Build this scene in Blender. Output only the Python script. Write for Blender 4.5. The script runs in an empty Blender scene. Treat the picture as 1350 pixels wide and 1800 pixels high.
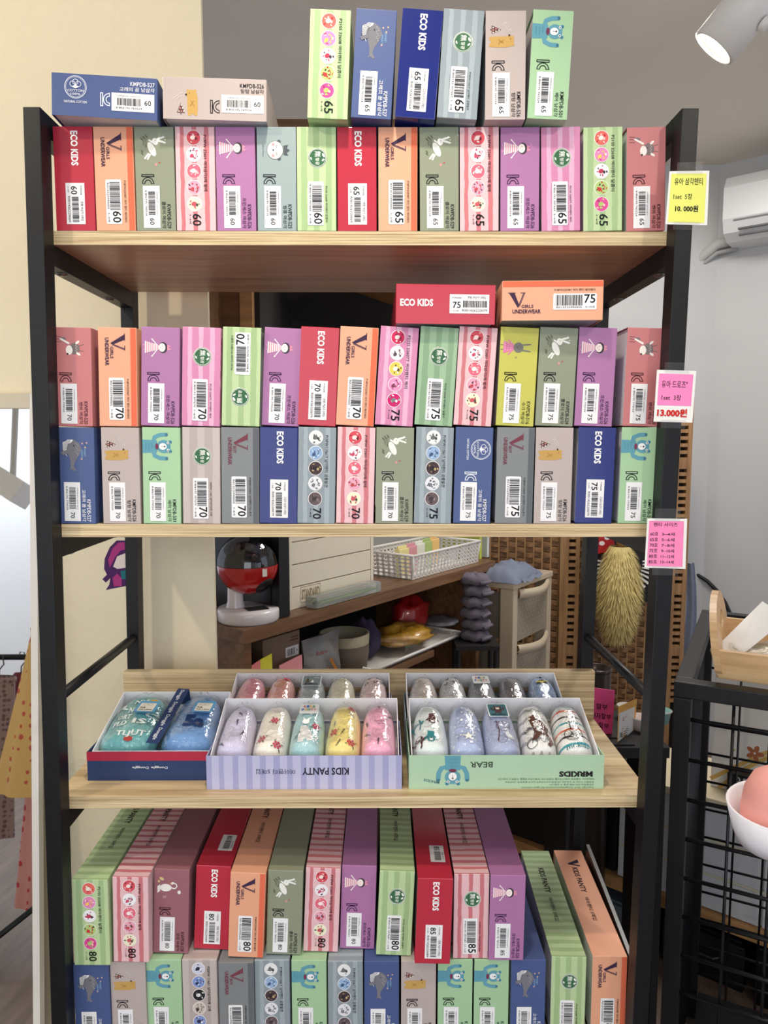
import bpy, bmesh, math, random
from mathutils import Vector, Matrix
random.seed(7)
sc = bpy.context.scene
COL = sc.collection
PI = math.pi
# ------------------------------------------------------------------ camera
ZF = 1.32                                   # height of the second shelf zone above the floor
CAM = Vector((.03117, -.95172, .06817 + ZF)); FPX = 1278.15
YAW, PITCH = .00467, .09873
cam_d = bpy.data.cameras.new('camera'); cam = bpy.data.objects.new('camera', cam_d); COL.objects.link(cam)
cam.location = CAM; cam.rotation_euler = (PI/2 - PITCH, 0, -YAW)
cam_d.sensor_fit = 'VERTICAL'; cam_d.sensor_height = 36; cam_d.lens = FPX*36/1800; cam_d.clip_start = .02
sc.camera = cam
# ------------------------------------------------------------------ world, lights, exposure
sc.view_settings.view_transform = 'Standard'; sc.view_settings.look = 'None'
sc.view_settings.gamma = 1; sc.view_settings.use_curve_mapping = False
sc.view_settings.exposure = -0.08
W = bpy.data.worlds.new('world'); sc.world = W; W.use_nodes = True
W.node_tree.nodes['Background'].inputs[0].default_value = (.80, .85, 1, 1)
W.node_tree.nodes['Background'].inputs[1].default_value = 1.15
def light(name, typ, loc, target, power, color, **kw):
    d = bpy.data.lights.new(name, typ); o = bpy.data.objects.new(name, d); COL.objects.link(o)
    o.location = loc; o.rotation_euler = (Vector(target)-Vector(loc)).to_track_quat('-Z', 'Y').to_euler()
    d.energy = power; d.color = color
    for k, v in kw.items(): setattr(d, k, v)
    return o
WARM = (1, .90, .76)
# ceiling track spots in front of the rack, and daylight through the shop front behind the camera, then two added fills
light('track_spot_key', 'SPOT', (-.02, -.36, ZF+1.04), (-.02, .02, ZF-.9), 37, WARM, spot_size=1.55, spot_blend=1.0, shadow_soft_size=.03)
light('track_spot_wall', 'SPOT', (-1.05, -.75, ZF+1.04), (-.62, .40, ZF+.25), 30, (1, .87, .67), spot_size=1.7, spot_blend=.8, shadow_soft_size=.035)
light('track_spot_side', 'SPOT', (1.0, -1.0, ZF+1.04), (.55, .25, ZF-.25), 24, WARM, spot_size=1.5, spot_blend=.8, shadow_soft_size=.035)
light('shopfront_daylight', 'AREA', (-.2, -3.1, ZF-.05), (-.1, .3, ZF-.2), 42, (.90, .95, 1), shape='RECTANGLE', size=3.0, size_y=2.0)
light('mirror_wall_fill', 'AREA', (-2.5, -2.35, ZF+1.15), (-2.5, -2.6, 0), 30, (.94, .97, 1), shape='RECTANGLE', size=1.2, size_y=.6)  # added fill with no fixture, brightens the wall and dresses in the mirror
light('back_room_fill', 'AREA', (.95, 1.25, ZF+1.16), (.95, 1.25, 0), 20, (1, .96, .9), shape='RECTANGLE', size=.5, size_y=.5)  # added fill with no fixture, lifts the back wall and the ceiling bounce
# ------------------------------------------------------------------ helpers
_f = Vector((math.sin(YAW)*math.cos(PITCH), math.cos(YAW)*math.cos(PITCH), -math.sin(PITCH)))
_r = Vector((math.cos(YAW), -math.sin(YAW), 0)); _u = _r.cross(_f)
def at(px, py, y=None, z=None, x=None):
    """measured photo position -> place in the room on a known plane"""
    d = _f + _r*((px-675)/FPX) + _u*((900-py)/FPX)
    t = (y-CAM.y)/d.y if y is not None else ((z-CAM.z)/d.z if z is not None else (x-CAM.x)/d.x)
    return CAM + d*t
def soft(c, k=.78):
    l = .3*c[0]+.59*c[1]+.11*c[2]; return tuple(l+(v-l)*k for v in c)
def lin(c):
    return tuple((v/255/12.92 if v/255 <= .04045 else ((v/255+.055)/1.055)**2.4) for v in c)
_mats = {}
def new_mat(name):
    m = bpy.data.materials.new(name); m.use_nodes = True
    nt = m.node_tree; b = nt.nodes['Principled BSDF']
    return m, nt, b
def nd(nt, typ, **kw):
    n = nt.nodes.new(typ)
    for k, v in kw.items():
        if k in n.inputs: n.inputs[k].default_value = v
        else: setattr(n, k, v)
    return n
def mathn(nt, op, a, b=None):
    n = nt.nodes.new('ShaderNodeMath'); n.operation = op
    for i, v in enumerate((a, b)):
        if v is None: continue
        if isinstance(v, (int, float)): n.inputs[i].default_value = v
        else: nt.links.new(v, n.inputs[i])
    return n.outputs[0]
def mixc(nt, fac, a, b):
    n = nt.nodes.new('ShaderNodeMix'); n.data_type = 'RGBA'
    for s, v in ((n.inputs[0], fac), (n.inputs[6], a), (n.inputs[7], b)):
        if isinstance(v, tuple): s.default_value = v if len(v) == 4 else (*v, 1)
        elif isinstance(v, (int, float)): s.default_value = v
        else: nt.links.new(v, s)
    return n.outputs[2]
def add_bump(nt, b, height, strength=.2, dist=.01):
    bp = nd(nt, 'ShaderNodeBump', Strength=strength, Distance=dist)
    nt.links.new(height, bp.inputs['Height']); nt.links.new(bp.outputs[0], b.inputs['Normal'])
def mat(rgb, rough=.5, metal=0, vary=.06, scale=60, bump=0, spec=.5, name=None, coat=0, emit=0, alpha=1, trans=0):
    key = (rgb, rough, metal, vary, scale, bump, spec, coat, emit, alpha, trans)
    if key in _mats: return _mats[key]
    m, nt, b = new_mat(name or 'paint_%02x%02x%02x' % rgb)
    c = lin(rgb)
    tc = nd(nt, 'ShaderNodeTexCoord'); nz = nd(nt, 'ShaderNodeTexNoise', Scale=scale, Detail=2.0)
    nt.links.new(tc.outputs['Object'], nz.inputs['Vector'])
    if vary:
        o = mixc(nt, nz.outputs[0], tuple(v*(1-vary) for v in c), tuple(min(1, v*(1+vary)) for v in c))
        nt.links.new(o, b.inputs['Base Color'])
    else: b.inputs['Base Color'].default_value = (*c, 1)
    b.inputs['Roughness'].default_value = rough; b.inputs['Metallic'].default_value = metal
    b.inputs['Specular IOR Level'].default_value = spec; b.inputs['Coat Weight'].default_value = coat
    b.inputs['Coat Roughness'].default_value = .12
    b.inputs['Transmission Weight'].default_value = trans; b.inputs['Alpha'].default_value = alpha
    if emit:
        b.inputs['Emission Color'].default_value = (*c, 1); b.inputs['Emission Strength'].default_value = emit
    if bump: add_bump(nt, b, nz.outputs[0], bump, .004)
    _mats[key] = m
    return m
def ink(rgb): return mat(rgb, .6, vary=.03, scale=400, spec=.2)
class MB:
    def __init__(s): s.v = []; s.f = []; s.m = []; s.mats = []
    def mi(s, m):
        if m not in s.mats: s.mats.append(m)
        return s.mats.index(m)
    def face(s, pts, m):
        n = len(s.v); s.v += [tuple(p) for p in pts]; s.f.append(tuple(range(n, n+len(pts)))); s.m.append(s.mi(m)); return s
    def hexa(s, p, m):                       # 8 corners: bottom 4 ccw, top 4 ccw
        n = len(s.v); s.v += [tuple(q) for q in p]; i = s.mi(m)
        for q in ((3,2,1,0), (4,5,6,7), (0,1,5,4), (1,2,6,5), (2,3,7,6), (3,0,4,7)):
            s.f.append(tuple(n+k for k in q)); s.m.append(i)
        return s
    def box(s, x0, x1, y0, y1, z0, z1, m, M=None):
        p = [Vector(q) for q in ((x0,y0,z0),(x1,y0,z0),(x1,y1,z0),(x0,y1,z0),(x0,y0,z1),(x1,y0,z1),(x1,y1,z1),(x0,y1,z1))]
        if M: p = [M @ q for q in p]
        return s.hexa(p, m)
    def grid(s, fn, nu, nv, m, cu=False, cv=False):
        n = len(s.v); i = s.mi(m); U = nu if cu else nu+1; V = nv if cv else nv+1
        for a in range(U):
            for b in range(V): s.v.append(tuple(fn(a/nu, b/nv)))
        for a in range(nu):
            for b in range(nv):
                a2 = (a+1) % U; b2 = (b+1) % V
                s.f.append((n+a*V+b, n+a2*V+b, n+a2*V+b2, n+a*V+b2)); s.m.append(i)
        return s
    def tube(s, pts, r, m, n=8, cap=True):
        pts = [Vector(p) for p in pts]; rs = r if isinstance(r, (list, tuple)) else [r]*len(pts)
        base = len(s.v); i = s.mi(m); up = None
        for k, p in enumerate(pts):
            t = (pts[min(k+1, len(pts)-1)] - pts[max(k-1, 0)]).normalized()
            if up is None: up = Vector((0,0,1)) if abs(t.z) < .9 else Vector((1,0,0))
            a = t.cross(up).normalized(); b2 = a.cross(t).normalized(); up = b2
            for q in range(n):
                an = 2*PI*q/n; s.v.append(tuple(p + (a*math.cos(an) + b2*math.sin(an))*rs[k]))
        for k in range(len(pts)-1):
            for q in range(n):
                q2 = (q+1) % n; s.f.append((base+k*n+q, base+k*n+q2, base+(k+1)*n+q2, base+(k+1)*n+q)); s.m.append(i)
        if cap:
            s.f.append(tuple(base+q for q in range(n-1, -1, -1))); s.m.append(i)
            e = base+(len(pts)-1)*n; s.f.append(tuple(e+q for q in range(n))); s.m.append(i)
        return s
    def lathe(s, prof, m, n=32, c=(0,0,0), M=None):
        c = Vector(c)
        def fn(u, v):
            k = v*(len(prof)-1); r, z = prof[int(round(k))]
            p = Vector((r*math.cos(2*PI*u), r*math.sin(2*PI*u), z))
            return (M @ p if M else p) + c
        return s.grid(fn, n, len(prof)-1, m, cu=True)
    def mesh(s, name, smooth=False):
        me = bpy.data.meshes.new(name); me.from_pydata(s.v, [], s.f)
        for m in s.mats: me.materials.append(m)
        for p, i in zip(me.polygons, s.m): p.material_index = i
        if smooth: me.polygons.foreach_set('use_smooth', [True]*len(me.polygons))
        me.update(); return me
    def build(s, name, parent=None, smooth=False, bevel=0, **tags):
        me = s.mesh(name, smooth)
        if bevel:
            bm = bmesh.new(); bm.from_mesh(me); bmesh.ops.remove_doubles(bm, verts=bm.verts, dist=1e-6)
            bmesh.ops.recalc_face_normals(bm, faces=bm.faces)
            bmesh.ops.bevel(bm, geom=[e for e in bm.edges if len(e.link_faces) == 2 and e.calc_face_angle(0) > .5], offset=bevel, segments=2, affect='EDGES', profile=.7)
            bm.to_mesh(me); bm.free()
        return link(name, me, parent, **tags)
def link(name, data, parent=None, **tags):
    o = bpy.data.objects.new(name, data); COL.objects.link(o); o.parent = parent
    for k, v in tags.items(): o[k] = v
    return o
def thing(name, label, cat, loc=(0,0,0), rot=(0,0,0), group=None):
    o = link(name, None); o.location = loc; o.rotation_euler = rot; o.empty_display_size = .03
    o['label'] = label; o['category'] = cat
    if group: o['group'] = group
    return o
# ------------------------------------------------------------------ flat print
_txt = {}; _tcu = bpy.data.curves.new('lettering', 'FONT'); _tcu.resolution_u = 2; _tob = bpy.data.objects.new('lettering', _tcu)
def text2d(s, bold=0):
    k = (s, bold)
    if k not in _txt:
        _tcu.body = s; _tcu.offset = bold; me = _tob.to_mesh()
        vs = [(v.co.x, v.co.y) for v in me.vertices]; fs = [tuple(p.vertices) for p in me.polygons]; _tob.to_mesh_clear()
        x0 = min(v[0] for v in vs); x1 = max(v[0] for v in vs); y0 = min(v[1] for v in vs); y1 = max(v[1] for v in vs)
        _txt[k] = ([((x-x0)/(x1-x0), (y-y0)/(y1-y0)) for x, y in vs], fs, (x1-x0)/(y1-y0))
    return _txt[k]
EPS = .0002
class Art(MB):
    """flat printing: P(a, b, height) places a print coordinate on the printed surface"""
    def __init__(s, P): super().__init__(); s.P = P
    def poly(s, rgb, pts, L=1):
        e = L*EPS + len(s.f)*1.5e-6 % EPS; return s.face([s.P(a, b, e) for a, b in pts], ink(rgb))
    def rect(s, rgb, a0, b0, a1, b1, L=1): return s.poly(rgb, ((a0,b0),(a1,b0),(a1,b1),(a0,b1)), L)
    def rrect(s, rgb, a0, b0, a1, b1, r, L=1):
        p = []
        for cx, cy, t0 in ((a1-r,b0+r,-90),(a1-r,b1-r,0),(a0+r,b1-r,90),(a0+r,b0+r,180)):
            for k in range(5):
                t = math.radians(t0+k*22.5); p.append((cx+r*math.cos(t), cy+r*math.sin(t)))
        return s.poly(rgb, p, L)
    def ell(s, rgb, a, b, ra, rb=None, rot=0, L=1, n=20, t0=0, t1=360):
        rb = ra if rb is None else rb; c, sn = math.cos(math.radians(rot)), math.sin(math.radians(rot)); p = []
        m = n if t1-t0 >= 360 else n+1
        for k in range(m):
            t = math.radians(t0+(t1-t0)*k/n); x, y = ra*math.cos(t), rb*math.sin(t); p.append((a+x*c-y*sn, b+x*sn+y*c))
        return s.poly(rgb, p, L)
    def ring(s, rgb, a, b, r, w, L=1, n=28, t0=0, t1=360):
        for k in range(n):
            q = [math.radians(t0+(t1-t0)*(k+j)/n) for j in (0, 1)]
            s.poly(rgb, ((a+r*math.cos(q[0]), b+r*math.sin(q[0])), (a+r*math.cos(q[1]), b+r*math.sin(q[1])),
                         (a+(r-w)*math.cos(q[1]), b+(r-w)*math.sin(q[1])), (a+(r-w)*math.cos(q[0]), b+(r-w)*math.sin(q[0]))), L)
        return s
    def line(s, rgb, pts, w, L=1):
        for (x0, y0), (x1, y1) in zip(pts, pts[1:]):
            d = math.hypot(x1-x0, y1-y0) or 1; nx, ny = -(y1-y0)/d*w/2, (x1-x0)/d*w/2
            s.poly(rgb, ((x0-nx,y0-ny),(x1-nx,y1-ny),(x1+nx,y1+ny),(x0+nx,y0+ny)), L)
        return s
    def text(s, t, rgb, a0, b0, a1, b1, bold=0, L=2, fit=True, rot=0):
        vs, fs, asp = text2d(t, bold)
        if not fit:                            # keep letter shape, b0..b1 is the height, start at a0
            a1 = a0 + asp*(b1-b0)
        n = len(s.v); i = s.mi(ink(rgb)); ca, cb = (a0+a1)/2, (b0+b1)/2
        c, sn = math.cos(math.radians(rot)), math.sin(math.radians(rot))
        for x, y in vs:
            x = (x-.5)*(a1-a0); y = (y-.5)*(b1-b0)
            s.v.append(tuple(s.P(ca+x*c-y*sn, cb+x*sn+y*c, L*EPS)))
        for f in fs: s.f.append(tuple(n+k for k in f)); s.m.append(i)
        return s
    def bars(s, a0, b0, a1, b1, seed, L=2, rgb=(25,25,28), n=26):
        rnd = random.Random(seed); x = a0; u = (a1-a0)/n/2.6
        while x < a1-u:
            w = u*rnd.choice((.8, 1, 1.6, 2.4)); s.rect(rgb, x, b0, min(x+w, a1), b1, L); x += w + u*rnd.choice((.8, 1, 1.5, 2))
        return s
# ------------------------------------------------------------------ surface materials
def wood_mat(name, light, dark, scale=(3, 60, 60), rough=.45, edge=False, bump=.05):
    m, nt, b = new_mat(name)
    tc = nd(nt, 'ShaderNodeTexCoord'); mp = nd(nt, 'ShaderNodeMapping'); mp.inputs['Scale'].default_value = scale
    nt.links.new(tc.outputs['Object'], mp.inputs[0])
    nz = nd(nt, 'ShaderNodeTexNoise', Scale=1.0, Detail=5.0, Roughness=.65); nt.links.new(mp.outputs[0], nz.inputs['Vector'])
    n2 = nd(nt, 'ShaderNodeTexNoise', Scale=.25, Detail=2.0); nt.links.new(mp.outputs[0], n2.inputs['Vector'])
    r = nd(nt, 'ShaderNodeValToRGB'); r.color_ramp.elements[0].position = .36; r.color_ramp.elements[1].position = .62
    r.color_ramp.elements[0].color = (*lin(dark), 1); r.color_ramp.elements[1].color = (*lin(light), 1)
    s = mathn(nt, 'ADD', mathn(nt, 'MULTIPLY', nz.outputs[0], .7), mathn(nt, 'MULTIPLY', n2.outputs[0], .3))
    nt.links.new(s, r.inputs[0]); nt.links.new(r.outputs[0], b.inputs['Base Color'])
    b.inputs['Roughness'].default_value = rough; add_bump(nt, b, nz.outputs[0], bump, .002)
    return m
M_oak = wood_mat('oak_laminate', (222,200,158), (164,136,96), (4, 55, 330), .42)
M_oak_edge = wood_mat('oak_edge_band', (228,208,166), (154,126,88), (7, 60, 620), .5)
M_under_shade = wood_mat('shaded_underside_laminate', (186,154,124), (150,118,92), (4, 55, 55), .34)  # same oak laminate, shade under the shelf put into a darker colour
M_brown = wood_mat('brown_desk_wood', (128,92,62), (92,62,40), (4, 60, 60), .38)
M_brownlight = wood_mat('honey_wood', (190,145,95), (150,105,62), (5, 60, 60), .4)
M_basketwood = wood_mat('pale_rubberwood', (226,190,142), (196,156,108), (6, 70, 70), .45)
def steel_mat(name, rgb, rough=.38):
    m, nt, b = new_mat(name)
    tc = nd(nt, 'ShaderNodeTexCoord'); nz = nd(nt, 'ShaderNodeTexNoise', Scale=90.0, Detail=4.0)
    nt.links.new(tc.outputs['Object'], nz.inputs['Vector'])
    r = nd(nt, 'ShaderNodeValToRGB'); e = r.color_ramp.elements; e[0].position = .25; e[1].position = .8
    e[0].color = (*[v*.8 for v in lin(rgb)], 1); e[1].color = (*[min(1, v*1.3) for v in lin(rgb)], 1)
    nt.links.new(nz.outputs[0], r.inputs[0]); nt.links.new(r.outputs[0], b.inputs['Base Color'])
    b.inputs['Roughness'].default_value = rough; b.inputs['Specular IOR Level'].default_value = .3; add_bump(nt, b, nz.outputs[0], .06, .001)
    return m
M_steel = steel_mat('black_powder_coat', (17,18,21), .42)
M_wire = steel_mat('black_wire_coat', (20,21,24), .3)
def plaster_mat(name, rgb, bump, scale):
    m, nt, b = new_mat(name)
    tc = nd(nt, 'ShaderNodeTexCoord'); nz = nd(nt, 'ShaderNodeTexNoise', Scale=scale, Detail=6.0, Roughness=.6)
    nt.links.new(tc.outputs['Object'], nz.inputs['Vector'])
    n2 = nd(nt, 'ShaderNodeTexNoise', Scale=2.5, Detail=2.0); nt.links.new(tc.outputs['Object'], n2.inputs['Vector'])
    vo = nd(nt, 'ShaderNodeTexVoronoi', Scale=scale*.35); nt.links.new(tc.outputs['Object'], vo.inputs['Vector'])
    c = lin(rgb)
    nt.links.new(mixc(nt, n2.outputs[0], tuple(v*.93 for v in c), tuple(min(1, v*1.05) for v in c)), b.inputs['Base Color'])
    b.inputs['Roughness'].default_value = .85
    r = nd(nt, 'ShaderNodeValToRGB'); r.color_ramp.elements[0].position = .45; r.color_ramp.elements[1].position = .75
    nt.links.new(nz.outputs[0], r.inputs[0])
    h = mathn(nt, 'ADD', r.outputs[0], mathn(nt, 'MULTIPLY', vo.outputs['Distance'], .25))
    add_bump(nt, b, h, bump, .004)
    return m
M_cream = plaster_mat('cream_plaster', (236,224,194), .30, 28)
M_greywall = plaster_mat('grey_wall_paint', (196,196,196), .04, 20)
M_ceiling = plaster_mat('pale_ceiling_paint', (236,228,216), .04, 14)
M_white = mat((236,236,238), .5, vary=.02)
# ------------------------------------------------------------------ the room
def struct(mb, name, **k): return mb.build(name, kind='structure', **k)
FLOORZ = 0.0; CEILZ = ZF+1.209
M_floor = wood_mat('dark_floor_planks', (122,104,92), (92,76,66), (30, 3, 30), .4)
struct(MB().box(-4, 3.2, -3.3, 3.4, -.1, 0, M_floor), 'floor')
struct(MB().box(-4, 3.2, -3.3, 3.4, CEILZ, CEILZ+.1, M_ceiling), 'ceiling')
struct(MB().box(-4, -.2822, .40, .412, 0, CEILZ, M_cream), 'wall_left')
M_shopwall = plaster_mat('white_shop_wall', (238,240,242), .03, 20)
struct(MB().box(-4.1, 3.2, -3.4, -3.3, 0, CEILZ, M_shopwall), 'wall_shopfront')
struct(MB().box(-.6, 1.452, 2.2, 2.3, 0, CEILZ, M_greywall), 'wall_back')
q = Vector((.76, -.65, 0)).normalized(); a0 = Vector((1.452, 2.2, 0)); a1 = a0 + q*2.3; nrm = Vector((.65, .76, 0))*.1
struct(MB().hexa([a0, a1, a1+nrm, a0+nrm] + [p+Vector((0,0,CEILZ)) for p in (a0, a1, a1+nrm, a0+nrm)], M_greywall), 'wall_right')
# ------------------------------------------------------------------ the rack
SH = .01608
def shx(x, z): return x + SH*(z-ZF)
Z1, Z2, Z3, Z4 = ZF+.3393, ZF-.0452, ZF-.4311, ZF-.812
TH = .0178; PW = .0215; PD = .029; YB = .331; ZT = ZF+.4806
rack = thing('storage_rack', 'tall black steel rack with oak shelves full of small boxes', 'rack', (0, 0, 0))
def sbox(mb, x0, x1, y0, y1, z0, z1, m):
    p = []
    for z in (z0, z1): p += [(shx(x0,z),y0,z), (shx(x1,z),y0,z), (shx(x1,z),y1,z), (shx(x0,z),y1,z)]
    return mb.hexa(p, m)
for s in (-1, 1):
    xs = sorted((s*.4, s*(.4+PW)))
    for y0 in (0, YB): sbox(MB(), *xs, y0, y0+PD, 0, ZT, M_steel).build('post', rack, bevel=.0012)
    sbox(MB(), *xs, PD, YB, ZT-.028, ZT, M_steel).build('top_rail', rack, bevel=.001)
    for z in (Z1, Z2, Z3, Z4):
        sbox(MB(), *xs, PD, YB, z-TH-.027, z-TH, M_steel).build('side_rail', rack, bevel=.001)
        for y in (.075, .25):
            xc = shx(s*.4107, z-.05); zz = z-TH-.027
            MB().lathe([(0,-.0035),(.004,-.0032),(.0068,-.0018),(.0078,.0),(.0078,.0002)], mat((120,118,115), .35, .9), 16, (xc, y, zz)).build('bolt', rack, smooth=True)
    zc = ZF-.287; xm = shx(s*.4107, zc)
    MB().tube([(xm, PD-.004, zc), (xm, YB+.004, zc)], .0075, M_steel, 12).build('side_bar', rack, smooth=True)
for z in (Z1, Z2, Z3, Z4, .12):
    o = SH*(z-ZF); mb = MB(); x0, x1 = -.4-PW+o, .4+PW+o; y0, y1 = PD, YB-.0005
    if z == .12: y0 = PD
    mb.box(x0+.0005, x1-.0005, y0, y1, z-TH, z, M_oak)
    mb.face([(x0+.0005, y0-.0004, z-TH+.0002), (x1-.0005, y0-.0004, z-TH+.0002), (x1-.0005, y0-.0004, z-.0002), (x0+.0005, y0-.0004, z-.0002)], M_oak_edge)
    mb.face([(x0+.0005, y0+.0002, z-TH-.0003), (x0+.0005, y1, z-TH-.0003), (x1-.0005, y1, z-TH-.0003), (x1-.0005, y0+.0002, z-TH-.0003)], M_under_shade)
    mb.build('shelf', rack)
o = SH*(Z3-ZF)
MB().box(-.4-PW+o, .4+PW+o, YB-.0185, YB-.0008, Z3, ZF-.3436, M_oak).build('backboard', rack, bevel=.0008)
# ------------------------------------------------------------------ the small cartons
T, H, L = .0505, .1298, .276
DK = (20,18,24); WHT = (240,240,242)
def stripe_mat(name, base, dark, period, duty=.5, wob=.0009):
    m, nt, b = new_mat(name)
    tc = nd(nt, 'ShaderNodeTexCoord'); sp = nd(nt, 'ShaderNodeSeparateXYZ'); nt.links.new(tc.outputs['Object'], sp.inputs[0])
    sn = nd(nt, 'ShaderNodeSeparateXYZ'); nt.links.new(tc.outputs['Normal'], sn.inputs[0])
    top = mathn(nt, 'GREATER_THAN', mathn(nt, 'ABSOLUTE', sn.outputs[2]), .7)
    co = mathn(nt, 'ADD', mathn(nt, 'MULTIPLY', sp.outputs[1], top), mathn(nt, 'MULTIPLY', sp.outputs[0], mathn(nt, 'SUBTRACT', 1.0, top)))
    nz = nd(nt, 'ShaderNodeTexNoise', Scale=45.0, Detail=2.0); nt.links.new(tc.outputs['Object'], nz.inputs['Vector'])
    n2 = nd(nt, 'ShaderNodeTexNoise', Scale=9.0, Detail=0.0)
    mp = nd(nt, 'ShaderNodeCombineXYZ'); nt.links.new(mathn(nt, 'MULTIPLY', co, 12.0), mp.inputs[0]); nt.links.new(mp.outputs[0], n2.inputs['Vector'])
    co = mathn(nt, 'ADD', co, mathn(nt, 'MULTIPLY', mathn(nt, 'SUBTRACT', nz.outputs[0], .5), wob*4))
    fr = mathn(nt, 'FRACT', mathn(nt, 'ADD', mathn(nt, 'DIVIDE', co, period), 10.25))
    st = mathn(nt, 'LESS_THAN', fr, mathn(nt, 'ADD', duty-.2, mathn(nt, 'MULTIPLY', n2.outputs[0], .4)))
    nt.links.new(mixc(nt, st, lin(soft(base)), lin(soft(dark))), b.inputs['Base Color'])
    b.inputs['Roughness'].default_value = .46; b.inputs['Specular IOR Level'].default_value = .35
    return m
def card(rgb, rough=.46, coat=.05): return mat(tuple(int(v) for v in soft(rgb, .84)), rough, vary=.04, scale=14, bump=.03, coat=coat, spec=.35, name='printed_card')
GREENS = stripe_mat('green_striped_card', (184,214,150), (158,194,128), .016)
GREENS2 = stripe_mat('jade_striped_card', (150,190,146), (128,170,126), .016)
PINKS = stripe_mat('rose_striped_card', (238,186,192), (218,112,122), .0155, .38)
MAUVES = stripe_mat('orchid_striped_card', (222,128,178), (236,170,206), .0145, .42)
GREYS = stripe_mat('slate_striped_card', (138,154,164), (158,174,182), .0145, .42)
TAUPES = stripe_mat('taupe_striped_card', (184,168,164), (198,184,180), .02, .5)
def pic_rabbit(A):
    w = (238,238,232)
    A.ell(w, .028, .022, .0095, .0042, 25); A.ell(w, .0185, .0265, .0045, .0038, 20)
    A.ell(w, .0145, .033, .0065, .0013, 105); A.ell(w, .0185, .0345, .0065, .0013, 75)
    A.line(w, [(.034,.020),(.041,.016)], .0022); A.line(w, [(.033,.018),(.040,.0125)], .0022); A.line(w, [(.020,.024),(.0165,.0185)], .002)
    A.ell((90,80,80), .0175, .027, .0005, L=3, n=8); A.ell((205,150,150), .047, .027, .002, .0016); A.ell((200,60,60), .0445, .0315, .001, n=8)
    for a, b in ((.0135,.012),(.0155,.0095),(.012,.0155)): A.ell((95,100,82), a, b, .0026, .0009, 40)
    A.text('GOOD WORK', (88,96,76), .014, .0135, .026, .0158, 0); A.text('ONLY', (88,96,76), .0165, .0105, .0235, .0128, 0)
    for k in range(4): A.ell((95,102,84), .030+.0014*k, .009+.0008*(k % 2), .0016, .0006, 60)
    for a, b in ((.012,.037),(.0165,.0395),(.0205,.0385)): A.ell(w, a, b, .0008, n=6)
def pic_princess(A):
    p = (228,150,170); w = (244,236,238)
    A.poly(w, ((.0185,.0045),(.0345,.0045),(.0295,.0225),(.0235,.0225)))
    for k in range(6): A.rect(p, .0190+.0009*k, .0062+k*.0028, .0340-.0009*k, .0075+k*.0028, 2)
    A.ell((70,62,72), .0265, .0285, .0072, .0058); A.ell((250,236,230), .0265, .0272, .0056, .0044, L=2)
    A.ell((80,60,60), .0245, .0275, .0005, L=3, n=8); A.ell((80,60,60), .0285, .0275, .0005, L=3, n=8); A.ell((220,110,120), .0265, .0252, .0008, .0004, L=3, n=8)
    A.poly(p, ((.0225,.034),(.0245,.0385),(.0265,.0355),(.0285,.0395),(.0305,.034)))
    A.line(w, [(.0235,.0205),(.0165,.0145)], .0012); A.line(w, [(.0295,.0205),(.0375,.0145)], .0012)
    A.ell(w, .016, .014, .001, n=8); A.ell(w, .038, .014, .001, n=8); A.ell(p, .0235, .003, .0009, n=8); A.ell(p, .0295, .003, .0009, n=8)
def pic_crown_bear(A):
    g = (214,214,212); d = (86,92,98)
    A.ell(d, .0185, .0285, .0024); A.ell(d, .0395, .0285, .0024); A.ell(d, .029, .0235, .0116, .0106); A.ell(g, .029, .0235, .0111, .0101, L=2)
    A.ell((236,236,236), .029, .0195, .0052, .0042, L=3); A.ell(d, .029, .0212, .0014, .001, L=4, n=10)
    A.ring(d, .0245, .0268, .0018, .0004, L=3, t0=200, t1=340, n=8); A.ring(d, .0335, .0268, .0018, .0004, L=3, t0=200, t1=340, n=8)
    A.ell((232,160,170), .022, .021, .0017, L=3, n=10); A.ell((232,160,170), .036, .021, .0017, L=3, n=10)
    A.poly(d, ((.0235,.0345),(.0225,.0405),(.0262,.038),(.029,.0425),(.0318,.038),(.0355,.0405),(.0345,.0345)), 3)
    A.text('Life is Peace', d, .022, .0072, .037, .0092)
def pic_whale(A):
    g = (120,120,128); w = (236,236,236)
    p = [(.020,.0095),(.0165,.016),(.0165,.024),(.021,.0305),(.029,.0335),(.038,.0295),(.046,.0245),(.052,.0225),(.0575,.026),(.0585,.023),(.056,.020),(.0585,.0165),(.0545,.0185),(.046,.0185),(.038,.0165),(.030,.0115)]
    A.poly(g, p); A.poly(w, ((.0205,.0085),(.0165,.0155),(.0165,.0225),(.0195,.021),(.023,.0155),(.034,.0125),(.040,.0145),(.030,.0085)), 2)
    for k in range(8): A.line((84,84,96), [(.0172+.0016*k,.0195-.0007*k),(.0190+.0018*k,.0098-.0004*k)], .0005, 3)
    A.ell((40,40,48), .0245, .0235, .0008, L=3, n=8); A.poly(g, ((.029,.0165),(.0335,.0055),(.0375,.0085),(.0345,.0165)), 3)
    for k in range(9): A.ell(w, .021+.002*k, .0265+.0004*(k % 3)*3, .0004, L=3, n=6)
    for a, b, c in ((.0215,.0345,(224,178,150)),(.0265,.0385,(224,190,140)),(.0205,.0405,(224,178,150)),(.042,.0335,(222,170,150))): A.ell(c, a, b, .0012, n=5)
    A.text('SWEET', (140,180,214), .028, .0365, .039, .0392, .01); A.text('DREAMS', (140,180,214), .030, .0328, .041, .0352, .01)
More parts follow.
